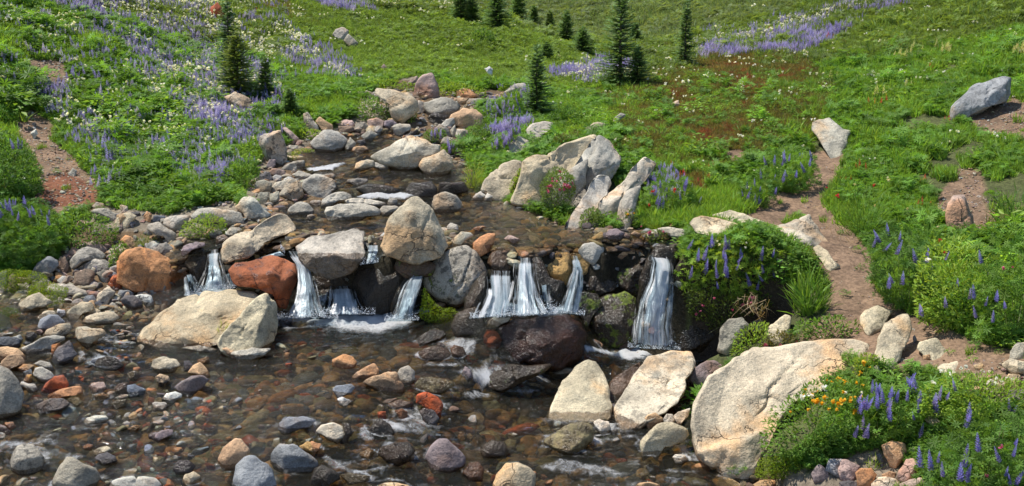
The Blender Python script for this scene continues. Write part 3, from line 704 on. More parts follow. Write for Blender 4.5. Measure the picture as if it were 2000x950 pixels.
ROCKS = """
5|bl s|smooth blue grey boulder rising behind the leaning grey one beside the left channel|275,205 300,130 360,95 430,100 480,150 430,180 350,215
5|gr s|smooth brown grey boulder leaning against the blue grey one in the left channel|305,262 350,205 440,165 515,160 530,200 490,245 400,268
5|lg|long pale grey boulder with a black shadowed underside at the left shore|150,350 220,310 300,265 400,250 490,255 480,290 390,310 380,370 330,395 220,390
5|bw|pale squared block at the head of the white left riffle|565,260 580,195 650,190 760,200 790,240 700,290 650,335 600,310
5|dk|dark purple grey pointed boulder leaning beside the rusty wedge|390,430 400,390 440,340 510,285 540,340 580,390 520,430 440,450
5|og|rusty orange wedge stone squeezed between the pale and the dark boulder|380,395 385,320 450,305 435,350 400,398
5|sl|dark slate block cut by the left edge of the picture|-60,265 110,265 145,280 150,330 100,340 -60,330
5|bk w=.6 s|small black rounded stone behind the long pale grey boulder|185,255 200,225 250,225 280,255 240,290 190,285
5|wh|small whitish stone tucked behind the dark slate block|90,260 150,245 175,280 150,310
5|lg|thin pale slab lying flat above the dark slate block|-40,242 95,225 97,250 -40,265
5|sl|small slate stone at the tail of the long pale grey boulder|165,312 190,290 225,300 210,328
5|pu s|small mauve stone in front of the blue grey boulder|260,215 300,203 330,225 300,245
5|ta s|tan boulder at the left edge, rear one of the orange pair|-60,345 60,330 130,345 190,400 200,425 100,420 20,430 -60,430
5|ta s|rounded orange tan boulder at the left edge, front one of the pair|0,480 10,440 60,400 140,385 180,430 180,455 120,480 50,505
5|ta|small orange tan stone in front of the rounded orange pair|120,490 170,460 250,470 250,510 180,518
5|bl|small pale blue stone beside the yellow ochre one|170,522 230,498 245,540 200,562
5|oc|yellow ochre stone with a flat bright top|175,580 200,540 235,540 237,590 190,597
5|lg|whitish green stone below the yellow ochre one|150,620 165,595 250,610 280,650 220,668
5|lg s|pale grey boulder half in the water right of the ochre stone|245,540 260,490 310,480 380,520 410,560 340,590 280,577
5|gr s w=.4|darker grey boulder behind the pale half sunken one|250,460 300,435 370,450 400,500 350,512 290,482
5|rd w=.45|wet brick red boulder above the orange slab|300,665 340,600 400,555 460,545 495,600 490,640 400,660 340,682
5|og|bright orange angular slab in the left stream|365,690 430,660 540,620 600,625 620,680 500,705 380,722
5|dk s w=.45|long dark flat boulder below the orange slab|255,785 300,750 380,720 470,720 520,760 450,800 300,828
5|ol w=.7|small olive stone at the tail of the orange slab|500,720 580,710 620,750 560,772
5|pk|pinkish orange angular stone alone in the left stream|660,630 690,600 770,590 795,640 740,670 680,668
5|oc w=.6|wet ochre stone under the pinkish orange one|700,690 760,675 810,700 760,730 710,722
5|sl|dark slate cube with sharp edges and a white vein|945,620 1000,615 1085,655 1060,700 960,700 945,662
5|br w=.7|dark brown stone pressed against the slate cube|850,640 880,605 950,600 945,680 870,692
5|wh|narrow pale chip between the brown stone and the olive one|840,715 900,685 950,690 940,716
5|ol w=.7 s|olive yellow stone under the narrow pale chip|820,760 870,725 940,720 930,770 860,787
5|be l=.5|cream lumpy boulder left of the tan dome in the left stream|1120,480 1150,430 1220,415 1310,425 1345,470 1290,510 1180,517
b|wh|flat whitish stone right of the slate cube|60,350 90,310 150,300 195,320 185,350 120,377
b|gr|flat mauve grey slab below the whitish stone|-12,380 10,370 80,370 100,395 80,425 0,425
b|ta s|tan dome shaped stone with a pale tip|235,170 270,120 320,98 360,140 390,190 320,197
b|dk|small dark stone squeezed left of the tan dome|205,150 210,90 250,90 270,120 240,152
b|lg l=1|speckled black and white stone left of the tan dome|10,200 40,175 100,190 110,225 70,262 30,250
b|pu s w=.35|dark purple low boulder in front of the tan dome|140,270 180,240 260,190 330,185 380,215 340,270 250,322 180,312
b|oc w=.7|wet ochre stone behind the tan dome|300,80 370,60 385,95 310,112
5|ol s w=.8|olive dome stone awash left of the cream lumpy boulder|950,530 1000,505 1050,535 1010,575 960,572
5|bk s w=1|round dark stone with white water folding over it|700,475 730,420 800,405 860,420 920,470 860,494 780,494
5|be|flat cream stone lying left of the whitish knob|265,120 320,75 400,65 415,90 350,112
5|wh|whitish knob between the flat cream stone and the cream boulder|415,90 430,55 480,60 485,100 440,112
5|be|cream angular boulder rising at the head of the left channel|490,85 540,40 600,10 660,10 700,50 620,90 560,122 510,117
5|be|small cream stone leaning on the cream angular boulder|610,80 650,50 720,50 750,70 700,110 630,107
5|be s|cream lens shaped stone with a flat front|605,155 640,110 720,75 830,75 880,110 850,150 720,162
3|be|pale boulder with a rounded top on the left shore beside the moss|140,850 200,800 290,765 340,800 380,840 330,870 240,885 170,902
3|bw m=.3|long grey slab with a raised left end and moss below|320,760 330,715 380,695 450,710 600,745 700,775 720,800 640,815 540,790 430,777
3|bl|blue grey angular boulder under the leafy left bank|230,670 240,620 290,550 350,505 430,520 435,560 410,600 330,650 270,687
3|sl|slate blade standing at the left edge of the picture|-30,640 50,600 60,650 50,720 10,760 -30,760
3|br m=.3|brown pitted stone beside the slate blade|55,730 60,670 90,625 125,650 140,720 110,765 60,767
3|br|brown stone wedged right of the blue grey angular boulder|430,612 430,550 480,500 510,570 500,610 450,622
3|pk|small reddish stone behind the brown mottled pile|505,470 540,430 590,445 580,480 520,497
3|gr m=.35 l=.6|large mottled brown boulder on top of the left pile|505,570 520,530 580,460 640,430 740,435 790,490 780,515 680,530 590,560 540,582
3|pk|pinkish boulder at the very top of the left pile|630,410 670,385 730,390 790,440 795,470 740,475 640,450
3|gr l=.7|flat grey boulder in the middle of the left pile|565,595 600,560 680,515 780,520 820,550 815,600 720,610 640,602
3|br l=.5|brown block at the foot of the left pile|545,710 555,620 640,590 690,610 700,700 680,740 590,737
3|gr|small grey boulder right of the brown block|715,620 770,600 820,620 815,670 780,700 730,652
3|bw|pale grey cube tilted on one corner|715,830 740,775 810,720 865,765 840,800 780,860 740,857
3|bl s|smooth blue grey stone behind the dark dome|870,785 890,750 950,745 990,770 980,800 900,822
3|dk s m=.3|dark grey dome stone with a mossy foot|895,820 940,790 1000,790 1050,830 1060,870 980,885 920,862
3|wh l=1|speckled white stone right of the dark dome|990,790 1050,780 1120,790 1145,860 1090,865 1040,832
3|wh|tiny whitish stone between the tilted cube and the dark dome|845,810 860,795 890,805 880,860 850,852
3|rb w=.5|red brown wet wedge at the left foot of the big orange boulder|795,710 840,640 890,630 900,720 870,742
4|og l=.35 d=.38 t=.12 wl=566|large rusty orange boulder with a flat bright face|-28,700,0 -30,620,.05 -20,530,.12 30,475,.18 150,462,.24 260,485,.25 350,530,.24 430,590,.22 512,660,.24 440,720,.2 380,800,.12 300,795,0 240,785,0 220,757,0 80,747,-.02 ; 50,505,.08 250,555,.10 330,650,.05 380,700,.12 200,620,.02
4|gr|grey stone sitting behind the large rusty orange boulder|230,465 260,430 310,415 350,450 360,490 310,495 260,482
4|wh|small pale stone left of the one behind the orange boulder|155,450 160,420 210,430 240,450 200,467
4|pu w=.45|flat purple brown stone at the lip of the left fall|410,480 440,440 520,410 580,420 580,445 500,470 440,497
4|bk w=1 d=.2|black wet rock that the left fall runs past|440,560 480,490 560,460 600,500 600,620 570,700 520,720 480,640
4|ta s|tiny tan pebble left of the flat purple brown stone|420,400 440,385 460,400 450,430 430,432
4|lg s|round pale stone upstream of the long beige boulder|730,350 760,315 810,320 820,345 790,375 750,382
4|br w=.5|brown wet stone below the round pale one|665,380 720,360 765,385 720,415 670,417
4|gr|low grey stone under the mossy shore bush|610,350 640,325 700,320 710,360 660,385 620,377
4|lg|broad pale boulder on the upper left shore under the green bank|500,230 560,190 630,170 740,175 840,200 860,250 850,290 760,300 660,272 560,262 510,262
4|lg|cracked pale grey boulder jutting into the upper pool from the left|790,160 830,120 870,85 920,90 970,120 1010,180 1070,220 1010,250 880,262 850,212
4|gr|grey ribbed slab on the left shore above the orange boulder|180,330 190,290 260,270 290,300 370,350 385,420 350,430 290,380 220,362
4|lg|flat pale slab on the left shore beside the ribbed one|285,290 300,240 380,220 480,225 470,270 400,330 330,312
4|be|cream slab under the left bushes|-60,300 -40,240 0,215 50,205 90,230 60,292 0,310
4|ta|small tan cube on the left shore|145,230 170,195 205,215 200,260 160,267
4|sl|dark wedge stone beside the small tan cube|210,260 220,225 290,225 310,240 240,267
4|ta|tan wedge above the large rusty orange boulder|-20,400 20,365 60,375 105,450 60,465 20,432
3|gr l=.6|grey swirled slab at the foot of the red dirt patch|660,165 700,150 800,150 860,175 870,240 800,240 740,202
3|ta|tan stone at the end of the grey swirled slab|870,190 920,175 1000,190 990,230 930,270 880,272
3|gr s|round grey stone behind the grey swirled slab|680,130 720,95 770,105 770,145 700,152
3|lg|thin grey chip on the dirt behind the round grey stone|780,100 790,80 835,110 820,127
3|lg|small pale stone on the dirt beside a grass stalk|885,130 900,115 945,125 955,165 910,167
3|wh|flat whitish stone at the lower end of the red dirt|500,150 560,140 620,145 640,150 560,170 500,167
3|bw|small whitish chip above the grey swirled slab|575,125 620,105 640,120 600,137
3|sl|small slate chip in the shore grass|940,255 960,235 1000,250 990,282
4|be D=12.72|long beige boulder between the left fall and the upper pool|700,470,.1 730,410,.2 800,350,.45 930,310,.6 1060,230,.9 1110,212,1.0 1160,230,1.05 1210,290,1.0 1232,345,.9 1100,375,.75 1015,420,.5 965,480,.25 900,530,.08 790,540,.02 740,572,0 705,542,.02 ; 760,425,.12 890,440,.15 955,400,.42 1010,360,.62 1080,290,.85
4|rb w=.42 d=.42 D=12.28 l=.1|wet brick red cube shaped boulder behind the big beige one|785,620,.1 830,570,.25 930,545,.4 1060,505,.6 1150,530,.6 1240,570,.5 1260,640,.4 1200,780,.25 1160,880,.15 1100,880,.05 1100,800,.02 940,740,0 830,720,.02 800,682,.05 ; 810,640,.08 940,655,.05 1060,612,.08 1150,690,.06 1130,800,.05
T|be k=.98 d=.5 t=.45 l=.08|very large smooth cream boulder in the lower pool|258,665,.05 275,640,.2 300,612,.4 350,580,.7 400,562,.85 450,557,.9 510,563,.9 540,590,.8 520,610,.6 480,630,.4 450,655,.2 430,675,.05 400,682,0 370,686,0 300,682,0 ; 330,640,.15 400,610,.4 450,600,.55 350,662,.05
T|be k=.98 d=.35 t=.2|cream wedge boulder split off the right side of the very large one|420,672,0 450,630,.2 500,582,.5 520,572,.6 540,590,.65 545,625,.6 535,665,.35 525,682,.3 490,697,.02 430,684,0 ; 520,600,.42 502,650,.12 513,675,.12
T|lg|thin slab at the foot of the cream wedge boulder|450,690 480,683 530,680 520,697 470,702
b|wh|pale flat stone under the very large cream boulder|170,2 230,-12 330,-8 430,8 440,22 300,18
b|ta|small tan stone at the foot of the cream wedge|470,5 500,-5 545,20 585,50 560,70 510,45
T|lg l=.3 wl=492 d=.4 t=.15 D=12.42 th=.3|pale topped boulder with a black wet front left of the cone|577,483,.35 600,466,.5 650,456,.6 690,447,.7 713,453,.7 716,500,.25 705,512,.12 690,530,.12 650,545,.1 620,540,.1 600,520,.15 583,505,.25 ; 612,505,.10 650,498,.08 690,508,.05 600,492,.2
T|be l=.3 D=12.55 m=.25|tall beige cone shaped boulder in the upper pool|742,480,.1 750,450,.2 780,405,.4 800,390,.5 815,388,.5 840,410,.45 862,450,.4 875,480,.3 860,502,.1 820,517,0 790,512,0 755,497,.02 ; 802,420,.22 800,470,.05 840,470,.12
T|br m=.45 w=.7 d=.12 D=12.62|dark mossy block under the right foot of the cone boulder|778,508 830,500 850,518 846,536 800,540 772,526
6|lg l=.9 m=.42 d=.42 t=.1 s|round mottled boulder with moss streaks between two falls|95,390 130,330 200,240 300,180 400,155 470,190 530,270 560,340 540,430 480,480 420,530 350,560 280,530 200,500 120,452
6|bk w=.9 m=.5 d=.25|dark wet mossy rock under the round mottled boulder|400,520 540,330 575,500 570,620 480,650 390,610
6|og s|orange tan oval boulder perched at the lip of the middle fall|450,170 455,130 500,85 560,60 610,65 600,130 570,180 500,202
6|lg s|pale grey stone left of the perched orange oval|315,140 320,90 370,45 430,55 455,75 400,110 350,157
6|br w=.8 d=.2|brown wet rock with water sliding down its right side|560,270 590,200 640,155 720,180 750,230 740,330 700,400 640,400 590,342
6|oc w=.3 d=.2 l=.5|ochre wet block in the lip between the middle falls|930,240 950,210 1060,195 1130,190 1150,230 1160,330 1130,400 1050,380 990,362
6|oc w=.35 d=.2 l=.5|right hand ochre block in the lip, next to the pale top stone|1130,200 1200,190 1280,240 1300,270 1270,330 1210,360 1160,322
T|lg s|pale rounded stone on top of the ochre block|1128,490 1140,477 1160,473 1180,483 1178,500 1160,515 1138,505
6|bk w=1 m=.3 d=.15|black wet rock wall between the two middle falls|880,230 940,260 1000,370 1100,400 1090,560 950,585 890,500
6|gr s w=.5|rounded grey stone in the foam behind the big dark boulder|545,720 580,670 650,630 720,615 730,650 700,690 600,722
6|wb w=.85 d=.5 t=.3|big dark red brown boulder glittering with spray|462,820 520,790 700,710 900,650 1060,620 1140,625 1220,680 1290,770 1265,850 1255,950 1100,1000 700,960 560,905 470,862
8|bk w=.8|dark brown wet ledge left of the right fall|-20,450 40,410 130,430 210,490 200,530 150,540 60,570 -10,520
8|ta m=.3 wl=495 l=.5|tan topped stone left of the head of the right fall|180,350 220,310 310,258 370,285 380,310 330,352 240,392
8|bk w=.8 m=.5 d=.25|dark green mossy rock below the tan topped stone|170,420 240,390 330,350 390,330 430,450 400,540 300,560 200,482
8|bk w=.7 m=.7 d=.3|broad moss streaked rock left of the right fall|40,700 60,600 150,560 260,540 320,580 340,700 330,850 200,865 60,855
8|bk w=.8 m=.55 d=.2|mossy rock column left of the broad moss streaked rock|-50,560 0,530 80,560 130,620 60,680 20,760 -30,680
8|bk w=1 d=.1 t=0 D=12.5|wet black rock face behind the right fall|330,560 420,330 460,270 570,300 590,500 570,880 340,870
8|bk w=1|black rock parting the water at the head of the right fall|380,365 400,320 440,285 470,300 470,370 400,380
8|bk w=1 s|dark rounded rock that splits the right fall|470,470 500,440 560,425 565,500 500,502
T|bk w=.8 d=.2|dark wet rock behind the second left fall|590,545 640,530 690,535 700,560 690,600 610,600
T|oc w=.6|wet ochre ledge stone above the second left fall|618,562 640,553 662,560 660,575 630,580
T|bk w=.95 d=.3 l=.1|big black glossy boulder between two left falls|688,552 700,530 750,515 800,512 830,520 810,570 780,600 760,612 720,615 700,600
T|bk w=.9 m=.3 d=.15|narrow black rock left of the slanting fall|760,600 775,560 800,520 828,530 800,570 785,622
T|bk w=.7|black wet stone in shadow under the pale topped boulder|605,535 620,515 660,520 700,520 690,548 620,552
6|bk w=.8 s|wet dark hummock beside the mossy round boulder foot|300,720 330,640 420,590 470,580 520,640 540,740 480,770 330,772
6|bk w=.8|low black rock at the edge of the foaming run|60,810 120,760 170,735 250,760 260,790 160,830 70,852
6|br w=.8 s|brown stone awash left of the big dark boulder|60,910 120,870 190,860 280,890 300,940 200,960 90,952
6|br w=.9 s|dark rounded stone awash next to the big dark boulder|290,880 320,855 380,870 410,930 350,945 300,930
6|dk w=.9 s|small black stone poking out of the foaming run|195,850 220,835 255,855 240,885 205,880
8|bk w=.7 m=.3 d=.25|black undercut rock at the foot of the right bank|570,880 580,700 640,640 760,700 860,740 840,830 740,880 640,892
8|gr l=.8 d=.2|dark grey cracked rock under the dead roots|830,885 850,780 900,720 980,700 1030,760 980,840 900,912
8|gr d=.2 l=.5|grey rock half hidden behind the dry root curtain|1000,720 1100,650 1160,700 1110,770 1030,775
e|be t=.45 d=.25 l=.1|tall pale triangular boulder in the right stream|665,460,.02 720,370,.25 780,240,.5 850,130,.7 940,80,.8 1000,100,.8 1050,180,.7 1085,260,.55 1105,370,.4 1105,430,.2 1060,490,.05 960,502,0 820,507,0 740,492,0 ; 1040,340,.3 980,400,.2 860,465,.1 900,250,.42
f|bw t=.8 d=.2 l=.5|large flat cream slab with a dark right edge|75,430,.3 130,300,.6 240,130,.95 300,60,1.1 450,35,1.2 590,30,1.25 620,90,1.1 600,170,.85 560,210,.7 550,300,.4 500,380,.25 420,430,.12 300,480,.05 230,520,0 150,552,-.02 110,492,.1 ; 565,190,.75 480,300,.48 400,370,.33 280,420,.24 190,470,.16 130,500,.1
f|br w=.6 t=.4|dark wet ledge on the left of the large flat cream slab|30,240 100,180 250,90 240,160 200,250 100,330 40,302
f|pu s|smooth purple boulder right of the large flat cream slab|578,222 620,140 700,90 760,88 830,130 800,170 740,200 700,270 640,247
T|be t=1.15 d=.35 l=.05|huge smooth cream slab on the right bank of the stream|1357,860,.15 1355,810,.35 1370,770,.55 1390,735,.75 1430,705,1.0 1470,680,1.3 1530,675,1.35 1600,672,1.4 1660,668,1.45 1692,680,1.4 1685,705,1.15 1650,740,.9 1600,765,.75 1550,790,.55 1530,820,.4 1515,852,.25 1495,880,.12 1470,905,0 1430,924,-.02 1400,905,0 1365,878,.05 ; 1400,862,.24 1460,850,.27 1500,842,.3 1405,874,.08 1460,862,.10 1500,760,.72 1400,800,.5
f|ta s|small orange tan stone in front of the flat cream slab|272,490 300,460 350,445 400,480 405,505 350,540 300,542
f|lg s|small pale oval stone between the orange tan one and the slab|405,490 430,452 470,455 485,500 470,540 420,527
f|wh m=.3|white patchy stone with a mossy foot|475,470 510,440 590,415 580,470 510,537
f|be l=.2|pale cream angular boulder below the small oval stone|240,640 300,590 370,520 420,510 500,545 550,560 570,600 520,650 420,690 360,752 320,722 270,750 250,692
f|wh s|small white egg shaped stone in front of the pale angular boulder|470,750 490,730 550,735 577,770 530,785 490,782
f|ta s|orange tan stone top at the bottom edge under the right rapids|210,955 240,925 310,920 380,940 385,975 220,985
e|wh l=.5|pale knobbly stone under the tall triangular boulder|985,510 1020,490 1080,510 1095,560 1060,597 1000,562
e|wh s|small pale stone right of the knobbly one|1085,520 1130,520 1150,570 1120,592 1090,562
e|ol w=.5 l=.3|olive brown block awash under the tall triangular boulder|630,640 700,590 820,530 900,510 985,560 990,640 900,690 820,712 700,682
e|be s|beige boulder with a tan stain at the bottom edge right of centre|285,960 320,870 380,800 460,790 530,820 580,870 580,975 440,990
e|bk w=.95 s|glossy dark dome stone in the right rapids|205,710 230,660 290,630 370,650 400,700 380,740 220,742
e|br w=.9 s|brown glossy stone left of the beige bottom boulder|80,860 130,790 190,780 230,830 220,900 130,902
e|bk w=.9 m=.5 d=.22 t=.05|long dark ledge where the stream drops below the big dark boulder|235,265 240,215 320,165 450,122 600,108 690,112 650,165 560,215 450,252 330,280
e|pu w=.4|small purple spike stone at the left end of the dark ledge|80,180 100,125 140,150 150,200 120,217
c|ta s|salmon orange stone with a rounded top in the middle stream|170,120 180,80 250,45 310,60 345,95 330,125 250,132
c|ta|pinkish beige stone slanting beside the big tan one|315,195 340,165 450,113 495,145 480,185 400,215 320,212
c|ta w=.25|big tan boulder with a wet orange foot in the middle stream|385,240 450,200 520,175 610,165 640,230 665,275 630,305 560,300 470,272
c|gr|grey angular stone right of the big tan boulder|620,190 640,140 690,125 735,160 740,220 680,250 640,237
c|bl s|smooth blue grey stone left of the big tan boulder|175,290 200,260 300,248 325,270 300,310 210,334
c|wh|small whitish stone below the smooth blue grey one|210,350 240,338 320,365 260,395 225,387
c|ol w=.55|wide olive brown flat stone behind the red one|745,260 780,200 850,195 940,215 1000,250 940,300 850,325 770,302
c|rd w=.2|bright red stone in the middle stream|750,380 760,325 830,312 900,340 935,400 910,465 860,432 790,402
c|dk s w=.5|dark round stone in front of the bright red one|770,440 800,410 870,430 910,490 880,535 820,522
c|bw s|pale topped boulder with a dark foot in the lower middle stream|60,575 100,530 180,515 240,540 270,600 210,640 140,622
c|bk w=.8|black wet rock hugging the pale topped boulder|240,520 290,520 305,590 270,650 220,640 260,592
c|og w=.4|orange brown stone left of the white chute|0,680 30,645 95,660 80,700 40,740 0,732
b|bl l=.3|large blue grey boulder with a flat top in the lower stream|815,790 830,720 870,660 950,665 1010,700 1110,770 1125,800 1060,850 960,855 830,822
b|bl l=.15|steel blue many sided boulder at the bottom edge|560,990 560,900 570,810 640,755 700,745 780,790 815,840 830,950 800,990
b|ta s|beige pink boulder behind the steel blue one|440,770 480,690 560,625 600,625 660,700 640,740 570,815 480,817
b|bl|flat grey stone alone in the open lower stream|865,550 870,515 930,480 1020,472 1115,495 1050,550 900,582
b|oc w=.5|glossy orange stone touching the large blue grey boulder|1005,680 1060,645 1150,660 1130,700 1100,740 1060,722
b|be|small cream stone near the bottom edge left of the beige pink one|200,910 220,870 275,850 320,880 320,910 230,942
b|dk s w=.7|dark purple wet dome near the small cream stone|130,830 170,770 240,770 285,810 260,852 160,860
b|pu|low mauve grey stone in the left middle stream|-10,620 0,600 60,565 130,560 130,590 30,642
c|bk w=.75|black pyramid stone beside the white chute|400,580 450,520 500,480 560,520 600,580 540,610 440,602
c|rd|tiny orange red cube behind the black pyramid|485,440 540,435 540,495 490,482
c|bk w=.95 s|black glossy mound in the lower middle rapids|490,730 510,680 600,650 700,650 740,710 700,770 620,795 540,772
c|pu s w=.35|large purple red dome in the lower middle stream|815,750 850,680 900,625 960,620 1020,680 1080,750 1080,800 980,830 860,832
c|oc w=.8|wet ochre stone beside the black glossy mound|360,720 420,690 460,720 430,765 370,752
c|br w=.9|flat brown stone under the sliding water above the chute|560,380 640,360 720,370 730,400 650,410 560,407
c|og w=.8 s|orange streaked stone with water sliding over it|600,430 650,415 690,440 680,500 630,482
c|be s|pale stone top cut by the bottom edge under the black mound|470,955 520,930 600,925 700,945 700,985 480,985
c|bk w=.9|dark wet rock at the bottom under the blue grey boulder|60,830 100,790 200,850 220,900 100,950 20,922
c|ol w=.95 s|tan stone under clear water below the white chute|220,872 300,860 430,880 400,920 280,932
a|gr s l=.8|speckled grey boulder near the lower left corner|120,660 150,570 200,490 280,465 380,470 440,530 500,620 480,740 340,790 220,780 130,742
a|gr s|brown grey boulder at the bottom left with a ridge|610,930 690,740 790,620 860,620 950,680 1100,740 1150,800 1150,880 1090,970 800,990
a|wh s|white domed boulder cut by the bottom edge|1270,950 1320,880 1450,845 1650,830 1800,850 1880,940 1880,1010 1270,1010
a|wh s|pale domed stone in front of the brown grey ridge boulder|600,960 680,910 850,900 980,930 1020,1010 600,1010
a|lg|grey white stone alone in the lower left water|965,205 1010,160 1100,140 1210,135 1245,175 1150,220 1010,237
a|be|cream stone behind the purple black dome|1085,545 1130,510 1240,490 1325,545 1230,592 1110,582
a|dk s|purple black dome stone in the lower left water|1095,635 1150,580 1240,560 1330,600 1360,660 1200,692
a|pk|reddish tan stone at the left edge in the lower water|-40,240 0,230 60,260 130,320 60,337 -40,320
a|og w=.4|orange stone behind the reddish tan one at the left edge|60,212 150,200 185,260 120,287 60,262
a|wh|whitish stone at the left edge below the reddish tan one|-40,330 60,335 75,370 30,397 -40,397
a|pu w=.4|flat purple rock reaching right in the lower left water|1700,350 1750,320 1850,320 1950,290 1959,340 1850,400 1720,392
a|oc w=.7|ochre wet stone left of the flat purple rock|1470,290 1550,240 1640,250 1560,312
a|og w=.7|orange wet stone above the cream one|960,490 1010,455 1090,470 1060,520 980,517
T|gr s l=.4|big grey boulder at the left edge beside the small bush|-40,720 0,715 18,722 35,742 45,770 40,800 0,812 -40,800
1|lg l=.9 t=.1|squarish boulder with black lichen under the upper left meadow|105,250 110,190 280,150 310,230 345,390 330,410 200,387 160,370 130,302
1|gr|flat grey slab beside the first upper rapid|280,460 380,400 470,382 475,430 460,480 380,472
1|pk|pinkish low boulder left of the flat grey slab|190,480 220,455 310,470 330,510 260,522
1|lg|pale slab leaning above the large rounded shore boulder|365,500 430,470 520,490 560,520 470,540 400,527
1|gr l=.5|large rounded grey boulder on the left shore of the upper pool|455,610 470,545 560,505 640,510 720,550 745,610 680,680 560,687 490,652
1|gr l=.3|angular grey boulder left of the large rounded shore boulder|265,670 330,600 420,545 455,610 455,670 410,700 330,682
1|lg|grey tilted slab behind the angular grey boulder|205,640 215,580 300,545 430,535 400,580 300,612
1|gr l=.6|grey boulder at the left end of the shore row|75,620 90,560 150,540 210,570 200,640 100,652
1|dk l=1|dark lichened rock above the shore row|90,540 110,500 190,480 215,540 150,552
1|wh|small white stone in the middle of the shore row|215,520 240,505 290,515 280,547 220,547
1|wh|small pale chip right of the small white shore stone|300,540 340,520 370,520 360,542
1|gr|low grey stone at the left foot of the shore row|90,700 110,650 180,640 190,690 150,740 100,737
1|gr|grey stone at the water beside the low left one|180,700 200,655 270,635 270,700 230,742
1|gr l=.4|grey boulder standing in the upper pool near its left shore|340,800 370,760 440,728 500,740 540,790 530,820 430,825 345,822
1|lg|small pale block behind the grey boulder in the upper pool|510,740 530,715 600,705 610,745 560,752
1|gr s|small rounded stone in the upper pool below the grey boulder|485,860 500,830 540,820 565,850 520,864
1|lg|rounded pale boulder behind the broad flat one in the upper pool|610,750 630,700 700,650 800,637 860,670 850,700 760,710 680,752
1|lg l=.3|broad flat pale boulder in the upper pool|612,800 640,760 760,735 960,735 1040,760 1090,790 1080,830 970,840 900,860 780,862 640,857
1|bw|long tan grey slab behind the broad flat boulder|780,710 860,690 1000,700 1120,720 1140,760 1000,755 830,747
1|gr|grey stone at the right end of the broad flat boulder|1080,800 1110,760 1200,755 1230,770 1150,830 1100,827
1|gr s|round grey knob beside the tan grey slab|1140,740 1160,695 1220,700 1225,752
1|lg l=.3|big rounded boulder with a tan left side above the first rapid|500,250 560,200 640,165 740,158 800,190 830,230 790,280 770,305 580,312 550,292
1|gr|grey boulder pressed against the big rounded tan sided one|790,285 830,230 840,200 890,250 870,290 820,302
1|ta|tan stones low at the water right of the big rounded boulder|860,310 880,280 950,270 1010,300 930,322
1|pk|pink orange block in the upper stone pile|980,125 985,60 1060,45 1115,70 1110,110 1010,139
1|pu|red purple stone right of the pink orange block|1105,110 1130,70 1180,55 1215,85 1180,127
1|gr|grey stone left of the pink orange block|875,150 890,90 960,80 985,110 960,147
1|pk|long pinkish stone at the back of the upper pile|715,95 760,70 860,62 880,105 800,112
1|br|brown grey block below the long pinkish stone|750,160 750,110 860,110 875,150 820,172
1|lg|pale stone below the pink orange block|1035,150 1050,115 1100,108 1105,140 1070,177
1|lg|pale flat stone in the middle of the upper pile|935,190 1000,145 1060,180 1010,230 960,222
1|dk|dark stone at the foot of the upper pile|900,230 960,215 970,250 920,272
1|ta|tan cube tilted in the grass above the big rounded boulder|560,70 600,35 690,100 700,150 640,155 600,122
1|lg l=.9|tilted slab with lichen in the grass above the moss|465,10 500,0 580,110 600,145 480,132
1|pk|pinkish slab leaning beside the lichened squarish boulder|300,130 330,120 430,210 380,250 330,182
1|pu s|grey rounded stone under the lichened squarish boulder|160,440 190,380 240,380 240,430 200,452
1|bw|flat beige slab on the right of the first rapid|860,470 890,410 980,380 1030,390 1030,440 900,472
1|lg|low pale stone right of the flat beige slab|1035,440 1040,400 1160,440 1100,464
1|lg|small pale stone in the moss|340,300 350,265 420,270 420,292
1|gr w=.2|low grey rock in midstream above the black ledge|810,570 830,540 980,535 990,560 900,582
2|bk w=1 s|left black wet ledge rock below the midstream rock|-20,850 0,825 60,800 200,815 300,850 200,880 60,885
2|bk w=1 s|black glossy boulder with water sliding over it in the small cascade|320,865 360,800 500,790 540,845 530,885 380,892
2|bk w=1 s|right black ledge rock of the small cascade|545,865 560,795 730,790 760,860 600,882
2|pk l=.2 t=.1|red veined white boulder standing at the head of the stream|380,200 400,110 440,65 500,60 540,130 555,212 480,217
2|pk|pinkish stone behind the red veined white boulder|335,112 400,65 420,100 400,122
2|be l=.35 t=.2|big boulder tan above and grey below beside the upper cascade|115,190 130,150 220,165 340,190 400,240 410,300 370,330 290,382 230,350 210,252
2|gr|narrow upright rock right of the tan and grey boulder|410,230 450,250 455,300 430,322 410,292
2|gr l=.3|grey boulder at the upper cascade|455,300 460,250 520,225 620,230 690,265 690,295 620,340 480,352
2|bw|pale flat rock left of the tan and grey boulder|0,175 50,170 110,185 90,205 0,197
2|lg l=.9|lichened rock in the grass left of the upper cascade|75,270 130,250 180,290 170,320 110,312
2|wh s|tiny white stone beside the lichened rock in the grass|40,285 55,270 70,290 55,300
2|ta|tan boulder at the top of the stream|660,200 680,165 770,163 825,205 780,220 700,217
2|ta|lower tan stone under the tan boulder at the top of the stream|650,245 655,215 760,215 740,250 680,259
2|gr l=.3|long grey slab across the head of the stream|725,250 750,222 860,212 990,222 980,260 850,275 740,272
2|ta l=.2|orange topped grey boulder on the right of the upper cascade|625,370 640,330 720,290 790,290 850,340 850,400 750,430 660,402
2|lg|white faced block beside the orange topped boulder|570,400 600,365 650,355 665,390 630,427
2|gr|narrow grey rock below the orange topped boulder|630,440 665,400 670,450 660,490 640,472
2|bw|beige cracked rock under the orange topped boulder|670,480 680,430 750,440 760,490 700,512
2|gr l=.3|grey rocks beside the small lupine tuft|570,530 590,490 650,490 700,540 760,540 730,580 650,582
2|gr|long dark edged rock above the lupine tuft|520,440 560,400 620,430 640,490 560,452
2|bw l=.25|broad flat beige grey boulder on the right of the first rapid|100,620 180,570 340,500 400,490 480,530 560,540 560,600 480,640 420,690 290,710 200,672
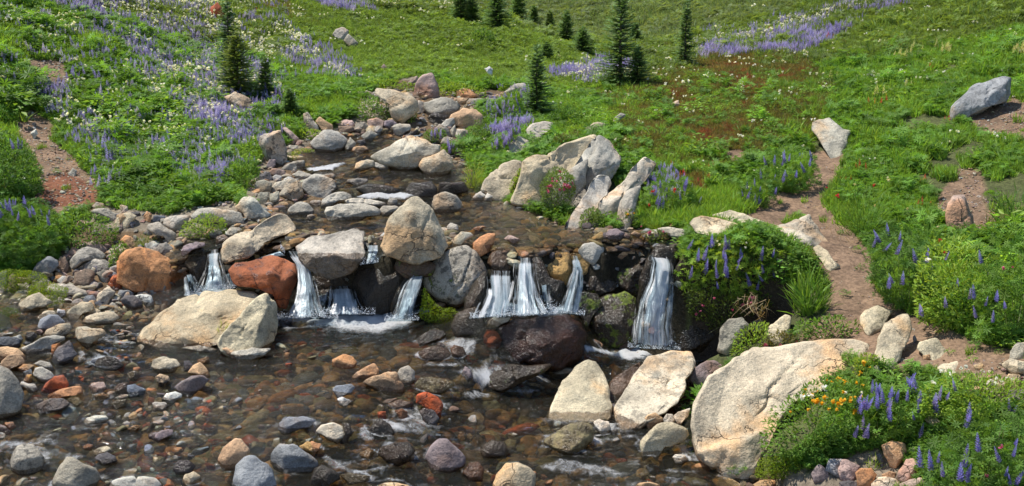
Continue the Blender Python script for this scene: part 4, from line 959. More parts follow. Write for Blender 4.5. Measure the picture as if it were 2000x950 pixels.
2|be|cream cube shaped boulder at the right bank of the upper pool|420,690 440,630 520,610 590,560 625,620 645,680 610,735 480,742
2|lg|low pale rock left of the broad beige grey boulder|105,700 110,660 215,700 170,712
2|lg|flat pale rock above the upper rapid|220,430 270,395 350,400 370,430 300,470 240,462
2|dk w=.6|dark slanting rock at the upper rapid|310,480 410,430 400,460 350,487
2|gr|grey wedge in the stone pile left of the upper rapid|105,440 140,410 165,430 150,467
2|lg|long pale rock behind the lupines at the far right of the stream head|1005,180 1060,130 1140,115 1150,160 1050,192
2|dk|row of small dark rocks at the head of the stream|865,200 930,195 960,215 880,217
2|gr|small dark rock at the foot of the red veined boulder|560,210 610,215 620,235 570,232
2|wh|whitish rock in the far grass slope under a dirt scar|865,15 900,0 925,20 915,65 890,52
2|bk w=1|dark wet rock in the middle of the upper cascade|470,350 520,320 620,340 600,400 500,402
T|gr s|round grey dome in the upper pool left of the massif|844,400 848,383 870,375 892,381 902,395 900,410 870,415 850,412
7|lg|pale low stone at the left foot of the massif|-30,620 0,580 30,565 65,590 50,627
7|lg|second pale low stone at the foot of the massif|60,622 80,575 120,600 110,632
7|be t=.35 l=.15 d=.35 fr=5|rounded tan boulder at the left end of the massif|30,560,.05 60,470,.15 110,420,.3 180,370,.45 270,335,.6 330,360,.6 310,420,.45 280,500,.25 230,600,.03 160,625,0 120,602,0 ; 150,450,.2 230,430,.3
7|bw t=.3 l=.1|cracked pale boulder above the rounded tan one|215,330 240,230 300,175 375,200 380,270 330,342
7|bw t=.3 l=.1|topmost pale block of the left end of the massif|360,130 380,90 470,55 550,75 540,110 480,150 480,200 430,240 380,212
7|be l=.12 D=15.2 fr=8|main cream boulder of the massif, its front a grey face down to the water|245,620,0 280,530,.06 320,430,.12 335,350,.2 400,320,.3 560,270,.6 590,230,.75 740,180,1.0 860,150,1.2 870,190,1.15 830,310,.9 780,400,.6 720,500,.35 680,600,.15 640,680,.05 480,660,-.05 400,672,-.08 260,662,-.03 ; 430,385,.08 500,440,.10 640,425,.42 560,430,.25 700,300,.85 370,500,.02
7|gr t=.4 l=.3 d=.3|grey base rock of the massif hidden behind the flowering bush|480,430 640,420 800,330 790,520 720,600 650,690 500,690
7|lg t=.6 l=.15 d=.3 D=15.1 fr=7 k=1.1|white grey rib of the massif with cracks|800,260,.95 830,200,1.1 880,170,1.2 950,210,1.2 1000,280,1.1 1045,330,1.0 1000,430,.75 950,480,.6 900,490,.5 880,500,.45 800,582,.3 770,520,.45 730,380,.7 ; 850,400,.55 870,280,.80 940,400,.62
7|lg t=.5 l=.15 d=.2 D=14.15 k=1.12|sloping pale rib running down to the water|640,800,0 690,730,.2 760,620,.5 810,520,.8 860,460,1.0 930,470,1.1 955,520,1.05 910,620,.7 840,710,.4 770,800,.08 720,827,0 ; 860,560,.78 770,700,.28
7|gr t=.3 l=.3|grey rock in the gap of the massif behind the flowering bush|640,690 700,640 740,510 790,590 720,692
7|bw t=.6 l=.15 d=.25 D=14.3 fr=6 k=1.12|pale banded rib at the right end of the massif|880,640,.1 920,600,.3 1060,490,.75 1100,420,.95 1180,345,1.25 1240,370,1.3 1270,390,1.3 1190,500,.9 1140,560,.65 1060,590,.35 1040,640,.25 990,760,.03 930,800,0 890,720,.03 ; 960,650,.12 1000,620,.2 1090,540,.55 1150,440,.9
7|gr t=.3 l=.3 k=1.12|grey pillar at the right foot of the massif|1005,832 1015,660 1070,570 1165,545 1135,700 1095,832
7|be|tan rounded rock above the massif|780,110 840,70 920,80 930,110 880,160 800,142
7|lg|narrow pale rock standing above the massif|965,95 980,40 1030,5 1065,20 1010,70 980,107
7|pu s|mauve rounded stone at the right shore of the upper pool|920,890 950,840 1000,830 1055,860 1050,900 980,907
7|pk s|small pink stone beside the mauve rounded one|1040,880 1070,865 1105,880 1090,907
7|ta s|small tan stone in the right shore cluster|1100,870 1130,845 1180,870 1160,892
7|lg s|small grey stone in the right shore cluster|1180,880 1210,870 1215,902
7|pk s|brown pink stone below the right shore cluster|1080,935 1110,897 1180,900 1200,945
7|pk s|pink spotted low stone in the open upper pool|195,905 230,875 260,880 320,910 270,932
7|og s w=.2|flat orange stone in the open upper pool|-30,832 0,815 50,810 75,820 20,842
T|lg s|small grey stone right of the cone boulder|873,443 880,436 893,440 897,452 885,455 874,450
8|bw|flat tan ledge above the head of the right fall|460,150 500,140 620,150 640,190 560,205 480,177
8|bk w=.4|dark block under the flat tan ledge|500,250 540,200 640,195 650,240 600,300 520,290
8|lg t=.1|grey boulder behind the low shore bush at the right|390,190 410,160 470,150 480,200 420,215
j|be t=.3|cream ledge behind the right lupine bush|20,260 50,225 110,215 200,230 360,260 365,290 200,330 60,312
j|be t=.25|long cream slab at the foot of the undercut path bank|170,210 300,178 420,220 550,262 500,280 370,260 250,242
j|bw t=.45 l=.2 d=.3 D=12.8 fr=5|large pale wedge boulder beside the dirt path|505,310,.3 640,270,.7 820,192,1.0 880,320,.7 940,390,.5 975,490,.3 940,500,.3 840,440,.2 790,500,0 640,500,0 590,420,.05 560,342,.12 ; 590,340,.14 680,280,.45 740,340,.25 800,370,.22 850,420,.2
j|be t=.3 d=.15|pale prong of rock reaching down the dirt path|835,430 880,405 940,450 975,510 1017,535 940,572 900,512
j|be t=.1|small cream rock between the lupine bush and the wedge boulder|555,470 600,465 660,500 640,515 570,502
i|be t=.3 d=.1|flat cream stone in the dirt path|835,230 880,165 960,140 1065,180 1040,230 1000,290 900,335 860,302
i|be t=.5 d=.15|long cream slab lying across the end of the dirt path|930,500 980,380 1010,270 1100,215 1170,210 1200,310 1160,450 1120,520 1020,590 960,562
i|be t=.15|cream angular stone on the bare ground right of the path|1245,440 1270,400 1380,370 1460,470 1410,515 1300,492
i|ta|small tan stone in front of the cream angular one|1280,490 1330,480 1340,510 1290,517
i|be t=.2|pale rock with dry grass at the top of the huge slab|170,340 200,270 300,210 340,230 330,300 350,400 290,440 200,372
i|be t=.3 d=.08|thin cream plate in the gravel right of the slab|1150,560 1200,530 1330,525 1320,570 1200,592
i|be t=.3 d=.08|second thin cream plate in the gravel|1400,560 1540,520 1550,590 1450,650 1380,602
i|bl|tiny upright grey stone beside the long cream slab|1210,360 1225,345 1240,385 1215,397
i|be|small cream spike of rock below the long slab|930,580 960,560 985,600 960,662
i|bw|upper boulder of the heap at the right edge|1905,460 1950,400 2030,390 2030,510 1900,517
i|be|middle boulder of the heap at the right edge|1850,560 1900,510 2030,540 2030,620 1920,612
i|be|lower block of the heap at the right edge|1865,690 1890,620 1975,630 1970,720 1900,722
i|gr|grey block at the bottom of the heap at the right edge|1890,740 1970,735 2030,740 2030,810 1910,802
i|be|small cream chip in the gravel near the right edge|1640,560 1700,540 1730,590 1660,592
i|bw|small pale rock in the gravel with white flowers near it|1720,690 1760,655 1820,680 1760,712
i|ta|reddish tan stone in the gravel above the right meadow|1620,740 1660,710 1720,720 1720,772
T|bl l=.4 t=.4|large dark grey boulder on the right hillside|1855,225 1870,200 1910,165 1960,150 1975,152 1972,180 1965,200 1920,215 1870,232
T|lg t=.8 d=.15|pale cracked slab lying at the upper end of the path|1587,255 1590,240 1620,232 1637,245 1645,252 1662,255 1655,285 1635,310 1620,302 1605,280
T|pk l=.4|pinkish grey leaning rock in the bare patch of the right meadow|1850,450 1852,400 1862,385 1885,385 1890,410 1915,460 1880,462
T|rd t=.1|red brown pointed rock with a white cap at the top left|412,32 412,14 425,5 435,20 440,35 425,40
T|lg|pale boulder high on the green slope|650,70 655,58 670,55 680,60 678,75 665,80
T|gr|grey slab leaning on the pale slope boulder|672,80 680,66 700,85 685,92
T|gr l=.8|grey lichened rock at the foot of the left fir|440,190 460,180 490,195 500,215 480,222 450,207
T|wh|small cream stone on the left dirt trail|60,260 70,253 74,262 66,272
T|lg|small grey stone above the red dirt patch|133,342 142,328 150,333 148,344
T|wh|small pale rock on the slope left of the red veined boulder|765,140 770,135 776,138 774,144
T|pk|small pinkish rock on the far slope above the stream head|744,132 750,125 756,133 752,140
T|wh|pale rock low in the heather of the right hillside|1310,203 1325,196 1328,206 1318,210
T|be t=.5|small cream rock at the edge of the heather near the path|1575,292 1590,286 1600,292 1585,298
h|ta s|big smooth orange brown stone under the lupines at the bottom right|455,500 560,455 700,480 735,560 710,640 600,730 540,700 480,602
h|pu s|mauve stone shaded by a lupine spike|715,580 760,530 840,530 870,610 800,640 740,622
h|pk|pink tan stone with leaf shadows on it|630,790 690,720 720,645 790,650 870,690 840,800 760,870 680,890 620,852
h|sl|slim dark stone leaning left of the big orange brown one|410,610 440,600 480,660 470,740 420,682
h|og|orange angular stone in the bottom right pile|175,800 230,760 340,745 400,820 380,870 340,960 200,970
h|wh s|pale domed stone at the bottom edge of the right pile|350,910 420,850 500,835 600,860 660,920 650,990 340,990
h|ta s|low orange stone behind the pale domed one|450,820 540,780 610,800 600,850 480,842
h|pk s|pinkish brown stone at the bottom edge under the lupines|650,920 760,870 870,850 960,900 970,990 660,990
h|pk|pink white boulder at the left end of the bottom right pile|0,680 30,650 150,680 220,730 200,800 150,870 20,865 -10,800
h|dk|dark stone under the pink white boulder|0,900 100,880 180,900 190,980 0,980
T|pu|grey red stone at the mossy corner of the bottom right|1585,925 1600,908 1618,920 1620,937 1590,940
T|bl s|grey stone behind the pink white boulder|1612,920 1620,897 1645,897 1655,912 1640,930
h|gr|brown rock inside the lower right bush|930,220 960,170 1030,190 1110,260 1090,310 1000,322
"""
ROCKOBJ = {}
for ln in ROCKS.strip().splitlines():
    pts, col, lab, op = parse(ln)
    op.pop('cuts', None)
    ROCKOBJ[lab] = rock(pts, col, lab, op)
# ------------------------------------------------------------------ white water
def waterfall(label, L, Rr, dens=1.0, off=.18, layers=2, Dt=None, Db=None):
    L = np.array(L, float); Rr = np.array(Rr, float)
    cx0 = (L[0, 0] + Rr[0, 0]) / 2; cy0 = (L[0, 1] + Rr[0, 1]) / 2; cx1 = (L[-1, 0] + Rr[-1, 0]) / 2; cy1 = max(L[-1, 1], Rr[-1, 1])
    Dt = Dt or hit(cx0, cy0); Db = Db or hit(cx1, cy1)
    Dt = min(Dt, Db + .6)
    V = []; Fq = []; den = []; uv = []; n0 = 0
    wid0 = (Rr[:, 0] - L[:, 0]).mean() * Db / FPX
    Rw = np.random.default_rng(hash_str(label) % 9999)
    hh = (cy1 - cy0) * Db / FPX
    strands = [(0.0, 1.0, 0.0, 1.0, 1.06, 0)] + [(None,) * 6] * int(7 + 46 * wid0)
    for k, sd in enumerate(strands):
        base = sd[0] is not None
        if base: u0, u1, t0, t1, dn = sd[:5]
        else:
            wv = min(.9, Rw.uniform(.03, .12) / max(wid0, .05)); uc = Rw.uniform(.0, 1.0)
            u0, u1 = uc - wv / 2, uc + wv / 2; t0 = 0 if Rw.random() < .5 else Rw.uniform(0, .6); t1 = 1 if Rw.random() < .8 else Rw.uniform(.5, 1); dn = Rw.uniform(.74, 1.04)
            if t1 - t0 < .25: t1 = 1
        nu, nv = (26, 44) if base else (6, 36)
        u = np.linspace(0, 1, nu); t = np.linspace(t0, t1, nv); U, Tt = np.meshgrid(u, t)
        tl = np.linspace(0, 1, len(L)); tr = np.linspace(0, 1, len(Rr))
        lx, ly = np.interp(t, tl, L[:, 0]), np.interp(t, tl, L[:, 1]); rx, ry = np.interp(t, tr, Rr[:, 0]), np.interp(t, tr, Rr[:, 1])
        wob = .10 * fbm(np.stack([t * 2.2, 0 * t + k * 3.7, 0 * t], -1), 3, 3) * (0 if base else 1)
        spread = 1 if base else (.75 + .6 * t)[:, None]
        Ua = (u0 + u1) / 2 + (U - .5) * (u1 - u0) * spread + wob[:, None]
        PX = (lx[:, None] - 3) * (1 - Ua) + (rx[:, None] + 3) * Ua
        PY = ly[:, None] * (1 - Ua) + ry[:, None] * Ua
        step = .045 * fbm(np.stack([Ua * wid0 * 6, Tt * 2.6, 0 * U + 2], -1), 3, 7)
        D = Dt + (Db - Dt) * Tt ** .75 - off * np.clip(Tt * 4, 0, 1) + step - .05 * np.sin(np.clip(Ua, 0, 1) * math.pi) - (0 if base else Rw.uniform(.0, .05)) - (0 if base else .015) * np.sin(U * math.pi)
        W = at(PX, PY, D)
        e = np.clip(np.minimum(U, 1 - U) / (.32 if base else .48), 0, 1)
        te = np.clip((Tt - t0) / .12, 0, 1) * (1 if t1 == 1 else 1) * np.clip((t1 - Tt) / (.04 if t1 == 1 else .2), .35 if t1 == 1 else 0, 1)
        te = np.maximum(te, .7 * (t0 == 0) * (Tt < .12))
        dd = (.36 + (dn - .36) * e * te) * dens ** .5 + .22 * fbm(np.stack([Ua * wid0 * 14, Tt * hh * 3.2, 0 * U + k * 4], -1), 3, 12)
        wid = max((u1 - u0) * wid0, .02)
        idx = np.arange(nu * nv).reshape(nv, nu); i = idx[:-1, :-1].ravel() + n0
        Fq.append(np.stack([i, i + 1, i + nu + 1, i + nu], -1)); n0 += nu * nv
        V.append(W.reshape(-1, 3)); den.append(dd.ravel()); uv.append(np.stack([Ua.ravel() * wid0 + k * 3.1 + cx0 * .01, -Tt.ravel() * hh + k * 1.7], -1))
    V = np.concatenate(V); org = V[V[:, 2].argmin()].copy()
    me = mk_mesh("waterfall", V - org, np.concatenate(Fq), M_FALL, True, {"den": ('FLOAT', np.concatenate(den))}, uv=np.concatenate(uv))
    return tag(link("waterfall", me, None, org), label, 'waterfall')
FALLS = [
 ("leftmost white fall squeezed between the black rock and the long beige boulder", [(402,490),(404,515),(398,535),(380,572)], [(432,486),(430,510),(438,535),(456,566)], 1.1),
 ("thin veil of water sliding down the right end of the large rusty orange boulder", [(362,535),(366,555),(368,580)], [(372,530),(384,552),(396,580)], .86),
 ("short white spill beside the left side of the brick red cube boulder", [(438,535),(434,550),(432,566)], [(458,528),(460,545),(462,560)], 1.0),
 ("white fall pouring past the right side of the brick red cube boulder", [(556,490),(574,515),(576,550),(566,590),(542,624)], [(588,492),(608,525),(616,560),(626,595),(648,624)], 1.12),
 ("thin sheet of water running over the back of the brick red cube boulder", [(470,516),(500,505),(530,495),(548,488)], [(474,524),(504,512),(534,502),(556,498)], .95),
 ("low white curtain under the wet ochre ledge stone", [(640,560),(636,590),(622,616)], [(694,558),(706,585),(722,616)], 1.1),
 ("faint veil between the two left white falls", [(612,575),(610,600),(606,618)], [(646,570),(646,592),(642,616)], .95),
 ("small fall dropping between the pale topped boulder and the cone boulder", [(716,476),(715,495),(706,520)], [(744,476),(744,492),(736,515)], .98),
 ("slanting white fall left of the round mottled boulder", [(808,530),(788,556),(772,592),(758,628)], [(833,525),(828,552),(820,580),(812,628)], 1.08),
 ("broad thin curtain left of the main middle fall", [(944,528),(946,575),(926,624)], [(1008,530),(1008,580),(1008,618)], 1.06),
 ("main middle fall dropping behind the big dark red boulder", [(1006,506),(1003,540),(998,580),(980,622)], [(1043,502),(1046,540),(1054,580),(1078,616)], 1.14),
 ("thread of water on the black wet wall between the middle falls", [(1055,545),(1056,575),(1054,606)], [(1068,540),(1072,575),(1078,606)], .92),
 ("white slide running down beside the ochre blocks", [(1116,500),(1117,530),(1102,565),(1086,612)], [(1130,500),(1140,528),(1144,560),(1136,618)], 1.08),
 ("tallest fall at the right, split by a dark rounded rock", [(1262,488),(1272,512),(1264,545),(1245,585),(1240,630),(1236,682)], [(1310,486),(1316,520),(1320,560),(1318,600),(1314,640),(1320,686)], 1.1),
]
for lab, L, R_, dn in FALLS: waterfall(lab, L, R_, dn, off=.30 if 'tallest' in lab else .2)

FOAMS = [  # outline, density, feather (px), upper water
 ([(535,630),(552,612),(640,604),(720,606),(770,604),(800,602),(822,622),(810,648),(740,664),(680,660),(620,648),(550,640)], 1.12, 22, 0),
 ([(600,640),(700,645),(800,640),(790,672),(700,676),(620,662)], .75, 20, 0),
 ([(930,668),(915,630),(940,596),(990,588),(1060,598),(1130,590),(1165,622),(1100,622),(1040,636),(990,650),(955,676)], 1.2, 14, 0),
 ([(790,686),(840,664),(900,650),(940,656),(945,690),(975,706),(900,712),(860,690)], .98, 18, 0),
 ([(1130,668),(1200,688),(1240,662),(1315,664),(1322,690),(1280,702),(1230,712),(1180,698),(1140,694)], 1.3, 12, 0),
 ([(885,768),(940,752),(990,740),(1030,736),(1010,762),(960,790),(910,795)], .92, 16, 0),
 ([(370,582),(386,562),(440,552),(466,556),(450,576),(400,590)], 1.1, 10, 0),
 ([(165,716),(150,700),(190,692),(258,698),(250,716),(215,728)], .82, 10, 0), ([(118,742),(135,724),(180,730),(165,748)], .72, 9, 0),
 ([(205,700),(212,672),(228,676),(226,700)], .85, 8, 0),
 ([(395,712),(430,704),(452,712),(430,726)], .78, 9, 0),
 ([(690,862),(700,832),(720,834),(740,862),(718,876)], .95, 10, 0),
 ([(618,900),(636,884),(690,920),(760,906),(775,922),(700,940),(650,928)], .92, 10, 0),
 ([(1030,912),(1095,888),(1200,908),(1270,930),(1210,950),(1060,935)], .90, 16, 0), ([(1270,930),(1340,925),(1420,948),(1380,965),(1280,955)], .75, 14, 0),
 ([(815,832),(850,826),(905,840),(870,852),(830,846)], .74, 9, 0), ([(80,905),(110,898),(130,925),(70,935),(30,925)], .66, 12, 0),
 ([(310,912),(330,885),(345,900),(395,895),(400,905),(340,920)], .66, 8, 0), ([(1040,820),(1080,880),(1110,905),(1070,905)], .7, 10, 0),
 ([(1070,712),(1110,705),(1140,715),(1100,728)], .72, 10, 0), ([(520,900),(560,905),(600,935),(560,950)], .7, 10, 0),
 ([(590,328),(620,325),(668,316),(690,320),(655,334),(675,342),(605,344)], 1.12, 8, 1),
 ([(684,388),(720,376),(760,373),(800,376),(816,386),(790,395),(710,394)], 1.1, 7, 1),
 ([(718,286),(732,275),(774,269),(768,283),(740,297)], 1.1, 7, 1),
 ([(808,244),(810,229),(826,231),(822,246)], 1.05, 5, 1), ([(832,246),(845,230),(852,238),(846,248)], 1.0, 5, 1), ([(855,238),(862,228),(880,232),(876,240)], 1.0, 5, 1),
 ([(996,410),(1010,401),(1044,412),(1010,418)], .74, 7, 1), ([(690,347),(720,342),(745,346),(720,350)], .8, 5, 1), ([(725,425),(760,420),(770,428)], .5, 5, 1),
 ([(545,494),(560,484),(580,488),(580,498)], .85, 6, 1), ([(1258,494),(1275,476),(1300,476),(1318,492)], .95, 8, 1), ([(716,480),(722,470),(742,470),(746,480)], .85, 5, 1), ([(930,262),(950,200),(930,196)], .4, 5, 1),
]
FVs, FFs, FDs, FUs = [], [], [], []; fn0 = 0
for poly, dn, fe, upw in FOAMS:
    fn = W1 if upw else W0
    P = np.array(_pw(poly, fn, .95 if upw else 0))
    x0, y0 = P.min(0) - .05; x1, y1 = P.max(0) + .05
    st = .022
    X, Y = np.meshgrid(np.arange(x0, x1, st), np.arange(y0, y1, st))
    Z, _r = wave(fn, AMP1 if upw else AMP0, X, Y); qx, qy = project(np.stack([X, Y, Z], -1))
    ins = inpoly(qx, qy, poly)
    dm = np.full(X.shape, 1e9)
    for i in range(len(poly)):
        a = np.array(poly[i], float); b = np.array(poly[(i + 1) % len(poly)], float); e = b - a
        t = np.clip(((qx - a[0]) * e[0] + (qy - a[1]) * e[1]) / (e @ e), 0, 1)
        dm = np.minimum(dm, np.hypot(qx - a[0] - t * e[0], (qy - a[1] - t * e[1])))
    dd = np.where(ins, np.clip(dm / fe, 0, 1), 0)
    den = np.where(dd > 0, .38 + (.80 if dn > 1.04 else .56) * dd ** .8 * dn, 0)
    Z = Z + .012 + .05 * dd * np.abs(n2(X, Y, 9, 3, 4)) + .02 * dd * n2(X, Y, 24, 8, 2) + .012 * dd
    ny, nx = X.shape
    if nx < 2 or ny < 2: continue
    idx = np.arange(nx * ny).reshape(ny, nx); q = ins[:-1, :-1]; i = idx[:-1, :-1][q] + fn0
    FFs.append(np.stack([i, i + 1, i + nx + 1, i + nx], -1)); fn0 += nx * ny
    FVs.append(np.stack([X, Y, Z], -1).reshape(-1, 3)); FDs.append(den.ravel()); FUs.append(np.stack([X.ravel(), Y.ravel() * .8], -1))
# ripples breaking white around stones and in the riffles
st = .026
X, Y = np.meshgrid(np.arange(-7.2, 4.6, st), np.arange(7.8, 13.9, st)); Z, _r = wave(W0, AMP0, X, Y); qx, qy = project(np.stack([X, Y, Z], -1))
rf = np.zeros(X.shape)
for a, b, rx, ry in RIFF[:9] + RIFF[12:]: rf = np.maximum(rf, np.exp(-((qx - a) / rx) ** 2 - ((qy - b) / ry) ** 2))
rf = np.maximum(rf, .35 * np.clip((qy - 680) / 150, 0, 1))
col = np.zeros(X.shape); Rc = np.random.default_rng(5)
for fx, fy, rx_, ry_, top in FOOT:
    if fy > 13.9: continue
    q = np.hypot((X - fx) / (rx_ + .03), (Y - fy - .25 * ry_) / (ry_ * .75 + .03))
    col = np.maximum(col, np.exp(-((q - 1.02) / .16) ** 2) * Rc.uniform(.3, 1) * np.clip(.5 + .9 * n2(X, Y, 5, 55, 2), 0, 1))
wsp = n2(X * .9 + .3 * n2(X, Y, 2, 57, 2), Y * 2.6, 2.2, 59, 4)
den = np.clip(.95 * rf * np.clip(.35 + 1.9 * wsp, 0, 1) + col * (.35 + .75 * rf), 0, .98)
ins = (Y < LIPD(X)) & instream(X, Y, np.ones(X.shape, bool)) & (den > .2) & (H(X, Y) < Z)
ny, nx = X.shape; idx = np.arange(nx * ny).reshape(ny, nx); i = idx[:-1, :-1][ins[:-1, :-1]] + fn0
FFs.append(np.stack([i, i + 1, i + nx + 1, i + nx], -1)); fn0 += nx * ny
Z = Z + .014 + .03 * den * np.abs(n2(X, Y, 9, 3, 3))
FVs.append(np.stack([X, Y, Z], -1).reshape(-1, 3)); FDs.append((.52 + .60 * den).ravel()); FUs.append(np.stack([X.ravel(), Y.ravel() * .8], -1))
V = np.concatenate(FVs); Fq = np.concatenate(FFs); use, inv = np.unique(Fq, return_inverse=True)
me = mk_mesh("foam", V[use], inv.reshape(Fq.shape), M_FOAM, True, {"den": ('FLOAT', np.concatenate(FDs)[use])}, uv=np.concatenate(FUs)[use])
tag(link("foam", me), "white foam spreading on the stream below the falls and in the riffles", 'foam', kind='stuff')

# ------------------------------------------------------------------ scattering with instances
def scatter(name, label, cat, P, rot, scl, tint, variants, mat):
    """one stuff object: instances of a few small meshes on points"""
    n = len(P)
    me = bpy.data.meshes.new(name); me.vertices.add(n); me.vertices.foreach_set("co", np.asarray(P, np.float32).ravel())
    for nm, dt, arr, key in (("rot", 'FLOAT_VECTOR', rot, "vector"), ("scl", 'FLOAT_VECTOR', scl, "vector"), ("tint", 'FLOAT_COLOR', tint, "color")):
        a = me.attributes.new(nm, dt, 'POINT'); a.data.foreach_set(key, np.asarray(arr, np.float32).ravel())
    a = me.attributes.new("pick", 'INT', 'POINT'); a.data.foreach_set("value", rng.integers(0, len(variants), n).astype(np.int32))
    me.update()
    o = link(name, me); tag(o, label, cat, kind='stuff')
    c = bpy.data.collections.new(name + "_pieces")
    for i, vm in enumerate(variants):
        vo = bpy.data.objects.new(name + "_piece_" + "abcdefghij"[i], vm); c.objects.link(vo)
    ng = bpy.data.node_groups.new(name, 'GeometryNodeTree')
    ng.interface.new_socket("Geometry", in_out='INPUT', socket_type='NodeSocketGeometry'); ng.interface.new_socket("Geometry", in_out='OUTPUT', socket_type='NodeSocketGeometry')
    gi = ng.nodes.new("NodeGroupInput"); go = ng.nodes.new("NodeGroupOutput")
    ci = ng.nodes.new("GeometryNodeCollectionInfo"); ci.inputs[0].default_value = c; ci.inputs[1].default_value = True; ci.inputs[2].default_value = True
    ip = ng.nodes.new("GeometryNodeInstanceOnPoints")
    def na(nm, dt):
        x = ng.nodes.new("GeometryNodeInputNamedAttribute"); x.data_type = dt; x.inputs[0].default_value = nm
        return [s for s in x.outputs if s.enabled and s.name == 'Attribute'][0]
    e = ng.nodes.new("FunctionNodeEulerToRotation")
    ng.links.new(gi.outputs[0], ip.inputs['Points']); ng.links.new(ci.outputs[0], ip.inputs['Instance'])
    ip.inputs['Pick Instance'].default_value = True
    ng.links.new(na("pick", 'INT'), ip.inputs['Instance Index'])
    ng.links.new(na("rot", 'FLOAT_VECTOR'), e.inputs[0]); ng.links.new(e.outputs[0], ip.inputs['Rotation'])
    ng.links.new(na("scl", 'FLOAT_VECTOR'), ip.inputs['Scale'])
    ng.links.new(ip.outputs[0], go.inputs[0])
    md = o.modifiers.new("instances", 'NODES'); md.node_group = ng
    return o
def pebble_mesh(seed, n=2, sharp=0):
    B, Fq = ico(n); R = np.random.default_rng(seed)
    L = B * np.array([1, R.uniform(.65, .9), R.uniform(.45, .7)])
    for i in range(15 if sharp else 6):
        nr = R.normal(size=3); nr /= np.linalg.norm(nr); s = L @ nr; M_ = s.max(); L = L - nr * (np.maximum(s - M_ * (R.uniform(.45, .8) if sharp else R.uniform(.6, .85)), 0) * (1 if sharp else .9))[:, None]
    L = L * (1 + .10 * fbm(L * 1.7 + seed, 3, seed))[:, None]
    return mk_mesh("pebble", L, Fq, M_PEB, True, {"wm": ('FLOAT_COLOR', np.tile([0, 0, 0, 1.], (len(L), 1)))})
PV = [pebble_mesh(i) for i in range(7)]
SV = [pebble_mesh(i, 3, 1) for i in range(20, 27)]
def pal(names, n, R=rng):
    a = np.array([PAL[k] for k in names]); t = a[R.integers(0, len(a), n)] * R.uniform(.75, 1.2, (n, 1)) * R.uniform(.93, 1.07, (n, 3))
    return np.hstack([t, np.ones((n, 1))])
def bedpts(n, x0, x1, y0, y1):
    x = rng.uniform(x0, x1, n); y = rng.uniform(y0, y1, n); z = H(x, y); qx, qy = project(np.stack([x, y, z], -1))
    lo = y < LIPD(x); wl = np.where(lo, W0(x, y), W1(x, y)); ins = instream(x, y, lo); bare = inpoly(qx, qy, BARE) | (y < 7.5)
    return x, y, z, qx, qy, lo, wl, ins, bare
x, y, z, qx, qy, lo, wl, ins, bare = bedpts(26000, -8.5, 4.5, 6.5, 13.6)
k = bare & lo & (z < wl - .02) & (qx > -250) & (qx < 2100)
x, y, z = x[k], y[k], z[k]; n = len(x)
s = np.exp(rng.normal(-2.95, .5, n)); s = np.clip(s, .018, .15)
big = rng.random(n) < .02; s[big] *= 1.6
scl = np.stack([s * rng.uniform(1, 1.7, n), s, s * rng.uniform(.7, 1, n)], -1)
P = np.stack([x, y, z + s * .15], -1)
scatter("stream_bed_pebbles", "orange, brown and grey pebbles covering the bed of the lower stream", 'pebbles', P, np.stack([rng.normal(0, .2, n), rng.normal(0, .2, n), rng.uniform(0, 6.3, n)], -1), scl,
        pal(['ta','oc','og','br','br','gr','ol','dk','be','ta','rd','oc','br','ol','sl'], n), PV, M_PEB)
x, y, z, qx, qy, lo, wl, ins, bare = bedpts(30000, -7, 4.5, 11.8, 22.5)
k = bare & ~lo & ins & (z < wl)
x, y, z = x[k], y[k], z[k]; n = len(x)
s = np.clip(np.exp(rng.normal(-2.95, .45, n)), .02, .14)
scatter("upper_bed_pebbles", "brown and olive pebbles on the bed of the upper pool", 'pebbles', np.stack([x, y, z + s * .15], -1), np.stack([rng.normal(0, .2, n), rng.normal(0, .2, n), rng.uniform(0, 6.3, n)], -1),
        np.stack([s * 1.4, s, s * .8], -1), pal(['ta','oc','br','br','gr','ol','dk','be','ol','br'], n), PV, M_PEB)
def shore(n, x0, x1, y0, y1, keep, mu=-3.0, names=('be','gr','lg','bw','gr','ta','pk','bl','wh','dk')):
    x, y, z, qx, qy, lo, wl, ins, bare = bedpts(n, x0, x1, y0, y1)
    k = bare & ((z > wl - .03) | ~ins) & keep(qx, qy)
    x, y, z = x[k], y[k], z[k]; n = len(x)
    s = np.clip(np.exp(rng.normal(mu, .5, n)), .015, .16)
    return np.stack([x, y, z + s * .1], -1), np.stack([s * rng.uniform(1, 1.6, n), s, s * rng.uniform(.7, 1, n)], -1), pal(names, n)
# small wet cobbles breaking the surface of the lower stream
def cobble_mesh(seed):
    me = pebble_mesh(seed, 3, 1); co = np.empty(len(me.vertices) * 3, np.float32); me.vertices.foreach_get("co", co); z = co.reshape(-1, 3)[:, 2]
    wm = np.stack([np.clip(.9 - (z - .05) / .25, 0, 1), 0 * z, 0 * z, 1 + 0 * z], -1); me.attributes['wm'].data.foreach_set("color", wm.astype(np.float32).ravel()); return me
CV = [cobble_mesh(i) for i in range(40, 46)]
x, y, z, qx, qy, lo, wl, ins, bare = bedpts(26000, -8, 4, 8, 13.4)
k = bare & lo & (z < wl) & (rng.random(len(x)) < np.clip(.10 + .5 * n2(x, y, .9, 71), 0, .5) * np.where(qx < 420, 1.0, .22) * np.where((qx > 260) & (qx < 950) & (qy < 690), .05, 1))
for fx, fy, rx_, ry_, top in FOOT: k &= ((x - fx) / (rx_ + .04)) ** 2 + ((y - fy) / (ry_ + .04)) ** 2 > 1
x, y, z, wl = x[k], y[k], z[k], wl[k]; n = len(x)
s = np.clip(np.exp(rng.normal(-2.72, .35, n)), .035, .14)
